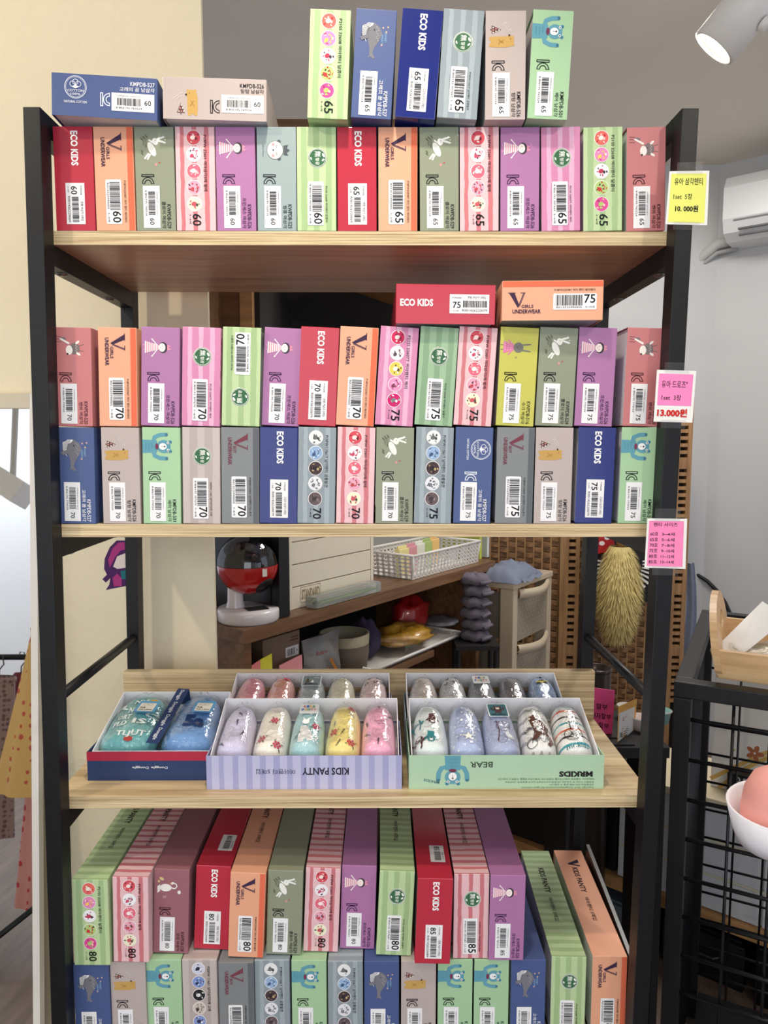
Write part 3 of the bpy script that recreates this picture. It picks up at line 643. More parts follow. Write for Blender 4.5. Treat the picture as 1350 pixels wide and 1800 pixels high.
for kind, size, x0, x1, py, lab in rB:
    y = at((x0+x1)/2, py, z=Z4+H).y; p = at((x0+x1)/2, py, y=y)
    o = stand(kind, size, lab, gB, p.x, y, Z4, 0, -.03 if x0 > 960 else 0)
    if x0 > 960: add_top(o, kind, size)
# ------------------------------------------------------------------ handwritten price cards taped to the post
M_tape = None
def film_mat(name, amount=.12, rough=.08, bump=.45, scale=75, tint=(1,1,1)):
    m = bpy.data.materials.new(name); m.use_nodes = True; nt = m.node_tree; nt.nodes.clear()
    out = nd(nt, 'ShaderNodeOutputMaterial'); tr = nd(nt, 'ShaderNodeBsdfTransparent'); gl = nd(nt, 'ShaderNodeBsdfGlossy', Roughness=rough)
    tr.inputs[0].default_value = (*tint, 1); mx = nd(nt, 'ShaderNodeMixShader'); lw = nd(nt, 'ShaderNodeLayerWeight', Blend=.25)
    tc = nd(nt, 'ShaderNodeTexCoord'); nz = nd(nt, 'ShaderNodeTexNoise', Scale=scale, Detail=3.0, Distortion=1.5)
    nt.links.new(tc.outputs['Object'], nz.inputs['Vector']); bp = nd(nt, 'ShaderNodeBump', Strength=bump, Distance=.004)
    nt.links.new(nz.outputs[0], bp.inputs['Height']); nt.links.new(bp.outputs[0], gl.inputs['Normal']); nt.links.new(bp.outputs[0], lw.inputs['Normal'])
    f = mathn(nt, 'ADD', mathn(nt, 'MULTIPLY', lw.outputs['Fresnel'], .32), amount)
    nt.links.new(f, mx.inputs[0]); nt.links.new(tr.outputs[0], mx.inputs[1]); nt.links.new(gl.outputs[0], mx.inputs[2]); nt.links.new(mx.outputs[0], out.inputs[0])
    return m
M_film = film_mat('clear_plastic_wrap', .05)
M_tape = film_mat('clear_tape', .10, .15, .1, 40)
M_bag = film_mat('crinkled_clear_bag', .10, .06, .9, 90)
def card_thing(label, corners, y, tape):
    TL, TR, BR, BL = [at(*c, y=y) for c in corners]
    def P(a, b, e): q = BL.lerp(BR, a).lerp(TL.lerp(TR, a), b); return q + Vector((0, -e*1.4, 0))
    root = thing('price_card', label, 'price card', group='handwritten cards taped to the post')
    mb = MB(); pts = [P(a, b, 0) for a, b in ((0,0),(1,0),(1,1),(0,1))]
    mb.hexa([pts[0], pts[1], pts[1]+Vector((0,.0006,0)), pts[0]+Vector((0,.0006,0)), pts[3], pts[2], pts[2]+Vector((0,.0006,0)), pts[3]+Vector((0,.0006,0))], mat((238,238,234), .6, vary=.02)).build('paper', root)
    for b0, b1 in tape:
        mt = MB(); mt.face([P(.18,b0,2*EPS), P(.82,b0,2*EPS), P(.82,b1,2*EPS), P(.18,b1,2*EPS)], M_tape)
        mt.build('tape', root)
    return root, P
c1, P = card_thing('yellow handwritten card reading 10.000, taped highest on the post', ((1177,301),(1247,300),(1243,396),(1170,394)), -.0016, ((.92,1.16),(-.1,.06)))
A = Art(P); A.rect((236,238,120), .05, .04, .93, .95, 1); A.build('yellow_note', c1)
A = Art(P); ik = (28,28,34)
A.text('유아 삼각팬티', ik, .14, .74, .84, .87, .004, 2); A.text('1set  5장', ik, .14, .47, .60, .58, .004, 2); A.text('10. 000원', ik, .20, .24, .76, .36, .03, 2); A.build('handwriting', c1)
c2, P = card_thing('pink handwritten card with red 13.000 price, taped midway on the post', ((1155,650),(1224,652),(1217,743),(1149,741)), -.0016, ((.94,1.15),(-.12,.05)))
A = Art(P); A.rect((250,140,196), .06, .32, .93, .93, 1); A.build('pink_note', c2)
A = Art(P); A.text('유아 드로즈"', ik, .14, .66, .80, .80, .004, 2); A.text('1set  3장', ik, .16, .42, .66, .53, .004, 2); A.build('handwriting', c2)
A = Art(P); A.text('13.000원', (206,38,30), .07, .10, .84, .26, .045, 2); A.build('red_price', c2)
c3, P = card_thing('pink handwritten size chart card, taped lowest on the post', ((1138,911),(1208,912),(1205,1000),(1133,998)), -.0016, ((.95,1.2),(-.14,.04)))
A = Art(P); A.rect((250,140,190), .05, .04, .92, .95, 1); A.build('pink_note', c3)
A = Art(P); A.text('팬티 사이즈', ik, .16, .84, .76, .92, .004, 2)
for k, (l, r) in enumerate((('60호','3~4세'),('65호','5~6세'),('70호','7~8세'),('75호','9~10세'),('80호','11~12세'),('85호','13~14세'))):
    b = .655-.112*k; A.text(l, ik, .09, b, .29, b+.075, .004, 2); A.text(r, ik, .38, b, .70, b+.07, .004, 2)
A.build('handwriting', c3)
# ------------------------------------------------------------------ open display boxes and the wrapped underwear in them
from mathutils import noise as N
def fabric_mat(name, rgb, pattern=None, cols=(), rough=.8):
    m, nt, b = new_mat(name); tc = nd(nt, 'ShaderNodeTexCoord'); c = lin(rgb)
    sp = nd(nt, 'ShaderNodeSeparateXYZ'); nt.links.new(tc.outputs['Object'], sp.inputs[0])
    nz = nd(nt, 'ShaderNodeTexNoise', Scale=70.0, Detail=3.0); nt.links.new(tc.outputs['Object'], nz.inputs['Vector'])
    col = mixc(nt, nz.outputs[0], tuple(v*.9 for v in c), tuple(min(1, v*1.06) for v in c))
    if pattern == 'stars' or pattern == 'dots':
        vo = nd(nt, 'ShaderNodeTexVoronoi', Scale=130.0 if pattern == 'stars' else 90.0); nt.links.new(tc.outputs['Object'], vo.inputs['Vector'])
        col = mixc(nt, mathn(nt, 'LESS_THAN', vo.outputs['Distance'], .22), col, lin(cols[0]))
    if pattern == 'zigzag':
        zz = mathn(nt, 'MULTIPLY', mathn(nt, 'PINGPONG', sp.outputs[0], .006), .9)
        fr = mathn(nt, 'FRACT', mathn(nt, 'DIVIDE', mathn(nt, 'ADD', sp.outputs[1], zz), .022))
        col = mixc(nt, mathn(nt, 'LESS_THAN', fr, .3), col, lin(cols[0]))
    if pattern == 'stripes':
        for k, cc in enumerate(cols):
            fr = mathn(nt, 'FRACT', mathn(nt, 'ADD', mathn(nt, 'DIVIDE', mathn(nt, 'ADD', sp.outputs[1], mathn(nt, 'MULTIPLY', nz.outputs[0], .002)), .042), k/len(cols)))
            col = mixc(nt, mathn(nt, 'LESS_THAN', fr, .085), col, lin(cc))
    nt.links.new(col, b.inputs['Base Color']); b.inputs['Roughness'].default_value = rough
    rib = mathn(nt, 'SINE', mathn(nt, 'MULTIPLY', sp.outputs[0], 2200.0))
    add_bump(nt, b, mathn(nt, 'ADD', nz.outputs[0], mathn(nt, 'MULTIPLY', rib, .06)), .5, .003)
    return m
def roll_fn(w, ln, h, seed, grow=0, crumple=0):
    def prof(v):
        e = (1-abs(2*v-1)**(4 if v > .5 else 9))**.5
        return e*(1-.20*v*v)
    def fn(u, v):
        an = 2*PI*u; s = max(.12, prof(v)); hx = (w/2+grow)*math.cos(an); zz = math.sin(an)
        hx = math.copysign(abs(math.cos(an))**.8, math.cos(an))*(w/2+grow)
        z = (h*.45) + (zz*(h*.55+grow) if zz > 0 else zz*(h*.45))
        x = hx*s; z = h*.45 + (z-h*.45)*s; y = ln*v
        fold = N.noise(Vector((x*55+seed, y*38, seed*3.1)))*.0022 + N.noise(Vector((x*150+seed, y*60, seed)))*.0009
        g = .0016*math.sin(x*900+seed)*max(0, (v-.82)/.18)
        c = crumple*N.noise(Vector((x*210+seed, y*210, z*210)))
        if zz > -.3: z += fold + g + c
        return Vector((x + c*.6, y, z))
    return fn
def top_at(w, ln, h, seed):
    f = roll_fn(w, ln, h, seed)
    def tz(x, y):
        v = min(.999, max(.001, y/ln)); e = max(.12, (1-abs(2*v-1)**(4 if v > .5 else 9))**.5*(1-.20*v*v))
        k = max(-.98, min(.98, x/(w/2*e))); an = math.acos(math.copysign(abs(k)**1.25, k)); p = f(an/(2*PI), v); return p.z
    return tz
def roll(label, group, loc, tilt, m, w=.051, ln=.112, h=.043, seed=0, band=None, motif=None, cardfn=None, yaw=0):
    o = thing('rolled_underwear', label, 'underwear', loc, (tilt, 0, yaw), group)
    MB().grid(roll_fn(w, ln, h, seed), 28, 22, m, cu=True).build('fabric_roll', o, smooth=True)
    tz = top_at(w, ln, h, seed)
    if motif:
        A = Art(lambda a, b, e: Vector((a, b, tz(a, b)+.0014+e))); motif(A)
        if A.f: A.build('printed_motif', o)
    if cardfn:
        zc = tz(0, ln*.78)+.0022
        A = Art(lambda a, b, e: Vector((a, b, zc - abs(a)*.06 + (b-ln*.78)*-.22 + e))); cardfn(A); A.build('name_card', o)
    MB().grid(roll_fn(w, ln, h, seed, .0016, .0016), 28, 24, M_film, cu=True).build('plastic_wrap', o, smooth=True)
    mb = MB()                                              # gathered end of the wrap
    def g(u, v):
        an = PI*(u*1.1-.05); r = (w*.40)*(1-.25*v)+.0018*math.sin(u*60+seed); return Vector((math.cos(an)*r, ln*.95+.010*v, h*.42+math.sin(an)*h*.42*(1-.15*v)+.0015*math.sin(u*47)))
    mb.grid(g, 36, 3, M_film).build('gathered_wrap_end', o, smooth=True)
    return o
def twigs(A, c=(60,56,72), seed=1):
    r = random.Random(seed)
    for k in range(5):
        x, y, t = r.uniform(-.017, .017), .012+.02*k, r.uniform(.6, 2.4); l = .011
        A.line(c, [(x, y), (x+l*.5*math.cos(t), y+l*.5*math.sin(t)), (x+l*math.cos(t+.3), y+l*math.sin(t+.3))], .0011)
        for j in (.4, .7, .9):
            A.line(c, [(x+l*j*math.cos(t), y+l*j*math.sin(t)), (x+l*j*math.cos(t)+.003*math.cos(t+1.1), y+l*j*math.sin(t)+.003*math.sin(t+1.1))], .0011)
def flowers(A, pts, c=(176,44,78), leaf=(70,90,60)):
    for x, y in pts:
        for k in range(6): A.ell(c, x+.0042*math.cos(k*1.05), y+.0042*math.sin(k*1.05), .0019, L=1, n=8); A.ell((230,120,140), x+.0042*math.cos(k*1.05), y+.0042*math.sin(k*1.05), .0007, L=2, n=6)
        A.ell(c, x, y, .0018, L=1, n=8)
        for k in range(4): A.ell(leaf, x+.0078*math.cos(k*1.6+.4), y+.0078*math.sin(k*1.6+.4), .0018, .0008, math.degrees(k*1.6), n=7)
def cat(A):
    w = (240,240,240)
    A.poly(w, ((-.012,.018),(.008,.020),(.010,.026),(.006,.040),(.001,.048),(-.002,.052),(-.010,.050),(-.010,.040),(-.012,.030))); A.ell(w, -.003, .060, .0055, .0048); A.poly(w, ((-.008,.062),(-.007,.070),(-.003,.064))); A.poly(w, ((.002,.062),(.003,.069),(-.002,.064)))
    A.line(w, [(.008,.022),(.016,.028),(.014,.038)], .0018); A.text('little cat', (50,60,66), -.021, .030, -.006, .035, 0, 2, rot=62); flowers(A, [(.013,.052)]); A.ell(w, .004, .078, .003, n=6)
def kids_card(A):
    A.rrect((214,216,216), -.0145, .076, .0145, .103, .003, 1)
    cs = ((206,60,60),(60,110,190),(230,180,40),(70,150,80),(206,60,110))
    for k, ch in enumerate('KIDS'): A.text(ch, cs[k % 5], -.009+.0045*k, .0925, -.0052+.0045*k, .0985, .03, 3)
    for k, ch in enumerate('PANTY'): A.text(ch, cs[(k+1) % 5], -.0115+.0046*k, .0835, -.0077+.0046*k, .0895, .03, 3)
def bear_card(A):
    A.rrect((236,238,238), -.0155, .066, .0155, .103, .003, 1); A.rrect((60,108,120), -.014, .0675, .014, .1015, .0025, 2)
    b = (84,52,54); A.poly(b, ((-.005,.076),(.005,.076),(.004,.086),(-.004,.086)), 3); A.ell(b, 0, .089, .0055, .005, L=3); A.ell((240,236,232), 0, .0875, .003, .0026, L=4)
    for s in (-1, 1): A.ell(b, s*.0045, .0935, .0017, L=3); A.line(b, [(s*.004,.083),(s*.0095,.087),(s*.0095,.091)], .0024, 3); A.ell((240,236,232), s*.002, .0905, .0007, L=4, n=6)
    A.text('MR.KIDS', (30,30,34), -.011, .0695, .011, .0738, .03, 3)
def tree_card(A):
    A.rrect((220,226,226), -.0165, .068, .0165, .105, .003, 1); A.rrect((120,132,134), -.015, .0695, .015, .1035, .0025, 2)
    A.poly((90,76,52), ((-.0105,.080),(-.0035,.080),(-.007,.098)), 3); A.poly((232,232,228), ((-.001,.079),(.0045,.079),(.0018,.089)), 3); A.text('MRKIDS', (30,30,34), -.006, .0725, .011, .0765, .03, 3); A.ell((30,30,34), -.009, .0745, .0025, L=3, n=10)
    A.ring((220,224,224), .006, .096, .0022, .0005, L=3, n=8); A.ring((220,224,224), .011, .096, .0022, .0005, L=3, n=8)
def bearsprint(A):
    for x, y, c, up in ((.004,.066,(82,52,56),-1), (.0,.026,(48,124,134),-1), (-.019,.058,(48,124,134),1), (-.018,.022,(82,52,56),1)):
        A.poly(c, ((x-.0055,y),(x+.0055,y),(x+.0045,y+up*-.012),(x-.0045,y+up*-.012))); A.ell(c, x, y+up*.004, .0058, .005); A.ell((236,236,236), x, y+up*.0055, .0028, .0022, L=2)
        for s in (-1, 1): A.line(c, [(x+s*.005,y-up*.002),(x+s*.0095,y+up*.004)], .0028); A.ell((236,236,236), x+s*.0025, y+up*.002, .0007, L=3, n=6)
def stars(A):
    r = random.Random(3)
    for x, y, s in ((.002,.028,.0085),(.010,.084,.0055)):
        A.poly((236,236,226), [(x+(s if k % 2 == 0 else s*.42)*math.sin(k*PI/5), y+(s if k % 2 == 0 else s*.42)*math.cos(k*PI/5)) for k in range(10)])
    for k in range(26): A.ell((236,238,246), r.uniform(-.02,.02), r.uniform(.01,.1), .0009+.0007*(k % 3), n=5)
def koala(A):
    A.ring((96,88,108), .003, .050, .0105, .0007, n=20); A.ring((96,88,108), .008, .050, .0045, .0007, n=14); A.line((84,56,62), [(-.006,.062),(-.004,.040),(-.008,.020)], .0012); A.line((84,56,62), [(-.010,.060),(.010,.058)], .001); A.ell((214,218,226), .010, .030, .005, .009, 30)
    A.ring((96,88,108), -.002, .022, .007, .0006, n=16)
def bearbike(A):
    b = (92,58,50)
    A.poly(b, ((-.006,.034),(.012,.030),(.016,.046),(.008,.062),(-.002,.066),(-.010,.060),(-.008,.048))); A.ell(b, -.006, .066, .0062, .005, 20); A.ell((236,226,214), -.0105, .0655, .0032, .0024, L=2); A.ell((30,26,26), -.0125, .066, .001, L=3, n=6); A.ell(b, -.003, .0715, .0018); A.ell(b, .001, .0695, .0018)
    A.poly(b, ((-.004,.034),(.004,.032),(-.006,.020),(-.012,.022))); A.line(b, [(.010,.034),(.018,.022),(.012,.012)], .005)
    A.ring((50,46,48), -.012, .016, .0075, .0008, n=18); A.line((50,46,48), [(-.012,.016),(-.006,.036)], .0009); A.text('Kids', (60,56,58), -.021, .040, -.009, .048, .0, 2, rot=40)
def bicycle(A):
    d = (52,56,56); x, y = -.004, .032
    A.ring(d, x, y, .0115, .0009, n=24)
    for k in range(16): A.line(d, [(x, y), (x+.011*math.cos(k*PI/8), y+.011*math.sin(k*PI/8))], .0004)
    A.line(d, [(x, y), (x+.001, .060)], .0014); A.line(d, [(x-.002,.058),(x+.010,.060)], .0014); A.line(d, [(x+.001,.050),(x+.012,.046),(x+.016,.030)], .0012); A.text('mr.kids', (44,120,130), -.016, .008, .016, .014, .01, 2)
def carprint(A):
    A.ell((206,196,90), .0, .084, .010, .005); A.ell((50,52,56), -.006, .081, .0035); A.ell((50,52,56), .006, .081, .0035); A.ell((40,42,48), 0, .090, .005, .003); A.ell((60,60,66), .001, .108, .005, .0025)
def wheelprint(A): A.ring((190,140,50), -.003, .078, .009, .0012, n=20); [A.line((190,140,50), [(-.003,.078),(-.003+.008*math.cos(k),.078+.008*math.sin(k))], .0006) for k in range(6)]; A.ell((214,70,80), .008, .095, .006, .004)
def motifbits(A, c=(110,90,80)):
    for x, y in ((-.008,.098),(.008,.100),(.004,.084),(-.012,.080),(.015,.088)): A.ell(c, x, y, .0042, .0024, 30, n=9); A.ell((226,214,206), x, y, .0018, .0010, 30, L=2, n=7)
def dotted(A):
    for x, y in ((-.008,.100),(.002,.104),(.010,.096),(-.002,.092),(.006,.086)): A.ell((70,70,50), x, y, .0012, n=6)
    A.line((80,74,52), [(-.014,.088),(-.008,.092),(-.002,.088),(.006,.092)], .0008)
def bloom(A):
    twigs(A, (56,44,56), 9); A.text('blooming', (50,44,56), -.006, .058, .010, .0625, .0, 2); A.text('garden', (50,44,56), -.001, .053, .010, .0568, .0, 2)
    for x, y in ((.014,.068),(.018,.058),(.017,.080),(.010,.022)): A.ell((140,200,190), x, y, .0013, n=8)
THETA = .372
M_pack = mat((238,238,242), .5, vary=.02, name='white_tray_card')
def display_box(label, x0, x1, y0, mlid, lh=.05, depth=.13, th=THETA, art=None, top=None):
    o = thing('display_box', label, 'open box', ((x0+x1)/2, y0, Z3), (0,0,0), 'open display boxes of underwear'); w = (x1-x0)/2; t = .0012
    mb = MB()
    mb.box(-w, w, 0, depth, 0, t, mlid)
    for a in ((-w,w,0,t), (-w,w,depth-t,depth), (-w,-w+t,t,depth-t), (w-t,w,t,depth-t)): mb.box(*a, t, lh, mlid)
    mb.build('lid_base', o)
    if top: MB().box(-w-.0003, w+.0003, -.0003, .0, lh-.0135, lh, top).build('rim_band', o)
    th2 = .046*lh/.05; oy = .020
    M = Matrix.Translation((0, oy, .0022)) @ Matrix.Rotation(th, 4, 'X'); dl = depth-.004; wi = w-.004
    mb = MB(); mb.box(-wi, wi, 0, dl, 0, t, M_pack, M)
    for a in ((-wi,wi,0,t), (-wi,wi,dl-t,dl), (-wi,-wi+t,t,dl-t), (wi-t,wi,t,dl-t)): mb.box(*a, t, th2, M_pack, M)
    mb.build('inner_tray', o)
    if art:
        A = Art(lambda a, b, e: Vector((w-a, -e, lh-b))); art(A, 2*w); A.build('printed_lettering', o)   # printed upside down on the lid turned over
    return o, (Matrix.Translation(((x0+x1)/2, y0, Z3)) @ M)
M_lilac = stripe_mat('lilac_striped_card', (186,186,226), (160,162,212), .0195, .45, .0003)
M_mint = card((170,208,172)); M_navy = card((34,58,108)); M_redband = card((190,30,62))
yf = .049
XA0, XA1 = -.2185, .0615; XB0, XB1 = .0715, .3515
def art_kids(A, w):
    A.text('KIDS PANTY', (34,32,46), w*.272, .0175, w*.51, .0285, .02); A.text('여아팬티 5매입', (70,72,96), w*.545, .0195, w*.745, .0272, .004)
def art_mr(A, w):
    g = (70,96,76)
    A.text('MRKIDS는 차별화된 브랜드가치를 지향하고자 자체디자인개발을 수행하고 있습니다', g, .014, .0338, .152, .0368, 0); A.text('본제품의 디자인 및 상표권은 (주)동화인터내셔널에 있으며 불법복제, 2차전용은', g, .014, .0382, .142, .0410, 0)
    A.text('관련법령에 따라 처벌 받을 수 있습니다', g, .014, .0424, .078, .0450, 0); A.text('Copyright 2019. Donghwainternational All rights reserved.', g, .014, .0464, .118, .0490, 0)
ob1, TA = display_box('lilac striped open box of five rolled girls underwear at the shelf front', XA0, XA1, yf, M_lilac, art=art_kids)
ob2, TB = display_box('mint green open box of five rolled boys underwear at the shelf front', XB0, XB1, yf, M_mint, art=art_mr)
A = Art(lambda a, b, e: Vector((.140-.184-a*1.3-.0, -e, .0500-b*1.12-.0004))); pic_blue_bear(A); A.build('printed_bear', ob2)
def on_mint(a, b, e): return Vector((.140-a, -e, .05-b))
Art(on_mint).text('BEAR', (46,60,50), .160, .0095, .192, .0178, .006).build('bear_word', ob2); Art(on_mint).text('MRKIDS', (66,110,130), .236, .0365, .259, .0402, .01, rot=-12).build('small_word', ob2)
Art(on_mint).text('MRKIDS', (40,40,40), .016, .0238, .0645, .0322, .05).build('title_word', ob2)
ob3, TC = display_box('open white-lined box behind the lilac striped one', -.2275, .0505, .187, card((206,196,214)), depth=.124)
ob4, TD = display_box('open white-lined box behind the mint green one', .0715, .3425, .187, card((176,196,206)), depth=.124)
def art_dong(A, w):
    A.text('Donggle', (226,228,236), w*.365, .0215, w*.495, .0258, .01); A.text('Donggle', (226,228,236), w*.515, .0215, w*.645, .0258, .01)
ob5, TE = display_box('navy box with red rim holding two wrapped blue garments', -.400, -.2145, .0768, M_navy, lh=.044, depth=.15, th=.285, art=art_dong, top=M_redband)
F = fabric_mat
specs_A = [('lilac rolled underwear with dark twig print', F('lilac_cotton',(206,202,230)), lambda A: twigs(A), None),
 ('cream rolled underwear with red flower clusters', F('cream_cotton',(240,234,222)), lambda A: flowers(A, [(.002,.062),(-.012,.024),(.012,.014)]), None),
 ('aqua rolled underwear with white cat and bright name card', F('aqua_cotton',(166,208,214)), cat, kids_card),
 ('yellow rolled underwear with red flowers', F('yellow_cotton',(242,224,142)), lambda A: (flowers(A, [(-.014,.040),(.013,.018),(.010,.094)], (190,50,60)), twigs(A, (90,80,60), 4)), None),
 ('pink rolled underwear with mint dots and script', F('pink_cotton',(242,176,204)), bloom, None)]
specs_B = [('pale rolled underwear with teal and brown bears', F('icy_cotton',(226,236,236)), bearsprint, None),
 ('periwinkle rolled underwear with white stars', F('star_cotton',(176,190,226), 'stars', [(232,236,246)]), stars, None),
 ('blue-grey rolled underwear with teal bear card', F('bluegrey_cotton',(170,180,212)), koala, bear_card),
 ('white zigzag rolled underwear with cycling brown bear', F('zigzag_cotton',(236,236,234), 'zigzag', [(170,172,174)]), bearbike, None),
 ('white rolled underwear with orange, black and teal stripes', F('striped_cotton',(240,240,238), 'stripes', [(232,104,66),(50,46,50),(60,156,170)]), bicycle, None)]
specs_C = [('plain rose rolled underwear behind the lilac roll', F('rose_cotton',(226,150,164)), None, None),
 ('coral rolled underwear with yellow wheel print', F('coral_cotton',(236,172,164)), wheelprint, None),
 ('grey rolled underwear under a grey tree card', F('greenish_cotton',(160,172,174)), None, tree_card),
 ('ivory rolled underwear with small dark dots', F('ivory_cotton',(228,222,196)), dotted, None),
 ('pale pink rolled underwear with brown motifs', F('blush_cotton',(226,200,200)), motifbits, None)]
specs_D = [('beige-grey plain rolled underwear at the box end', F('oat_cotton',(200,190,184)), None, None),
 ('light grey rolled underwear with dark sketch print', F('ash_cotton',(196,198,200)), lambda A: motifbits(A, (70,66,66)), None),
 ('dark grey rolled underwear with white bright-lettered card', F('slate_cotton',(126,130,136)), None, kids_card),
 ('charcoal plain rolled underwear', F('charcoal_cotton',(124,120,126)), None, None),
 ('light blue ribbed rolled underwear with yellow car', F('sky_cotton',(160,188,226)), carprint, None)]
grp = 'rolled underwear in display boxes'
for specs, TM, x0, x1, sd in ((specs_A, TA, XA0, XA1, 1), (specs_B, TB, XB0, XB1, 11), (specs_C, TC, -.2275, .0505, 21), (specs_D, TD, .0715, .3425, 31)):
    for k, (lab, m, mo, cf) in enumerate(specs):
        pitch = (x1-x0-.014)/5; p = TM @ Vector(((k-2)*pitch, .005, .0014))
        roll(lab, grp, p, THETA, m, w=pitch*.985, ln=.113, h=.054, seed=sd+k*1.7, motif=mo, cardfn=cf, yaw=random.uniform(-.03,.03))
# two bigger folded garments in the navy box
def letters(A):
    c = (226,236,232); r = random.Random(5)
    for k, (t, x, y) in enumerate((('NGL',-.002,.072),('ORT',-.014,.054),('PLD',-.016,.038),('IS',.012,.044),('C',.026,.062),('TLJ',-.004,.014),('UT',.018,.018),('NV',.0,.096),('R',-.024,.080))):
        A.text(t, c, x-.011, y, x+.010, y+.0125, .03)
    A.ell((176,70,60), .006, .012, .007, .004); A.ell((214,160,60), .018, .108, .006, .0035)
def emblem(A):
    A.text('5a', (30,54,100), -.010, .036, .022, .066, .06); A.line((40,70,116), [(.004,.072),(.012,.092)], .002)
def tagcard(A):
    A.rrect((96,160,206), -.002, .064, .030, .104, .004, 1); A.rrect((228,226,214), .002, .068, .026, .096, .002, 2)
    A.ring((120,120,116), .010, .090, .004, .0005, L=3, n=12); A.ring((120,120,116), .018, .090, .0035, .0005, L=3, n=12); A.text('75호', (30,30,30), .004, .0775, .0125, .0825, .03, 3); A.text('made in Korea', (30,30,30), .004, .0715, .0245, .0755, .02, 3)
for k, (lab, m, mo) in enumerate((('teal lettered garment in clear wrap with blue size tag', F('teal_print_cotton',(112,182,186), 'dots', [(150,208,206)]), letters), ('denim blue garment in clear wrap with blue size tag', F('denim_cotton',(108,152,206)), emblem))):
    p = TE @ Vector(((-.046, .044)[k], .006, .0014))
    o = roll(lab, grp, p, .285, m, w=(.086,.080)[k], ln=.136, h=.050, seed=50+k*3, motif=mo, cardfn=tagcard)
o = thing('paper_band', 'navy paper band with white repeated lettering between wrapped garments', 'paper band'); o.matrix_world = TE @ Matrix.Translation((.0005, .004, .052)) @ Matrix.Rotation(-.10, 4, 'Z')
MB().box(-.0095, .0095, 0, .134, 0, .0006, M_navy).build('strip', o)
MB().box(-.0095, .0095, .133, .1336, -.03, 0, M_navy).build('folded_end', o)
A = Art(lambda a, b, e: Vector((-.0095+b, .134-a, .0006+e)))
for k in range(4): A.text('Donggle', (222,226,236), .004+k*.032, .0052, .031+k*.032, .0125, .01)
A.build('band_lettering', o)
# ------------------------------------------------------------------ the brown desk behind the rack and what is on and in it
ZD = ZF-.3509; DC = Vector((-.2702, .62, ZD)); DU = Vector((.5975, .8019, 0)).normalized(); DN = Vector((-DU.y, DU.x, 0)); DLEN = 1.175
MD = Matrix((( DU.x, DN.x, 0, DC.x), (DU.y, DN.y, 0, DC.y), (0, 0, 1, DC.z), (0, 0, 0, 1)))
RD = math.atan2(DU.y, DU.x)
def on_line(px, off, base=DC, u=DU, n=DN):
    """distance along the desk at which a photo column crosses it"""
    q = base + n*off - CAM; k = (px-675)/FPX
    return (k*q.dot(_f) - q.dot(_r)) / (u.dot(_r) - k*u.dot(_f))
desk = thing('desk', 'brown wooden desk with an open shelf underneath, behind the rack', 'desk'); desk.matrix_world = MD
ZL = -.235                                                 # lower shelf under the top
MB().box(0, DLEN, 0, .46, -.032, 0, M_brown).build('desk_top', desk, bevel=.0015)
MB().box(.006, .028, .008, .45, -ZD, -.0325, M_brown).build('end_panel', desk)
MB().box(1.06, 1.082, .008, .45, -ZD, -.0325, M_brown).build('end_panel', desk)
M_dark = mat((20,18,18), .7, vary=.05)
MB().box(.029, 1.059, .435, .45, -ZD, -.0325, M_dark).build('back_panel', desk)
MB().box(.029, .80, .012, .434, ZL-.02, ZL, M_brown).build('lower_shelf', desk)
def dloc(X, Y, z=0): return MD @ Vector((X, Y, z))
# tall brown cupboard standing on the desk against the wall end, its inner shadow put into near-black panels
cb = thing('cupboard', 'brown wall cupboard with dark inside, seen above the second shelf boxes', 'cupboard')
p0 = at(365, 540, y=.72); p1 = at(447, 540, y=.72)
MB().box(p0.x-.10, at(426, 540, y=.72).x, .70, .722, ZF+.10, ZF+.75, M_brown).build('side_panel', cb)
MB().box(at(426, 540, y=.72).x, p1.x, .69, .722, ZF+.10, ZF+.75, M_brownlight).build('panel_edge', cb)
MB().box(p0.x-.10, -.32, .4125, .6995, ZF+.30, ZF+.70, M_brown).build('mounting_board', cb)
MB().box(p1.x, .25, 1.32, 1.335, ZF+.10, ZF+.75, M_dark).build('back_panel', cb)  # near-black colour stands in for shadow, inner side too
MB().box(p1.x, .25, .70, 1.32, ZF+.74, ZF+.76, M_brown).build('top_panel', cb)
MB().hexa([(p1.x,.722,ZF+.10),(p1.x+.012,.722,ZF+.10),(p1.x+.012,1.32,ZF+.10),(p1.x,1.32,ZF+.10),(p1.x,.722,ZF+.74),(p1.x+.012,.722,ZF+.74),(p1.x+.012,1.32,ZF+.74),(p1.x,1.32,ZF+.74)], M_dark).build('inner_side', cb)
q0 = at(590, 514, y=1.25); q1 = at(692, 540, y=1.25)
MB().hexa([(q0.x,1.0,q0.z+.03),(q1.x+.1,1.0,q1.z-.02),(q1.x+.1,1.3,q1.z-.02),(q0.x,1.3,q0.z+.03),(q0.x,1.0,q0.z+.05),(q1.x+.1,1.0,q1.z+.02),(q1.x+.1,1.3,q1.z+.02),(q0.x,1.3,q0.z+.05)], M_brownlight).build('sloping_board', cb)
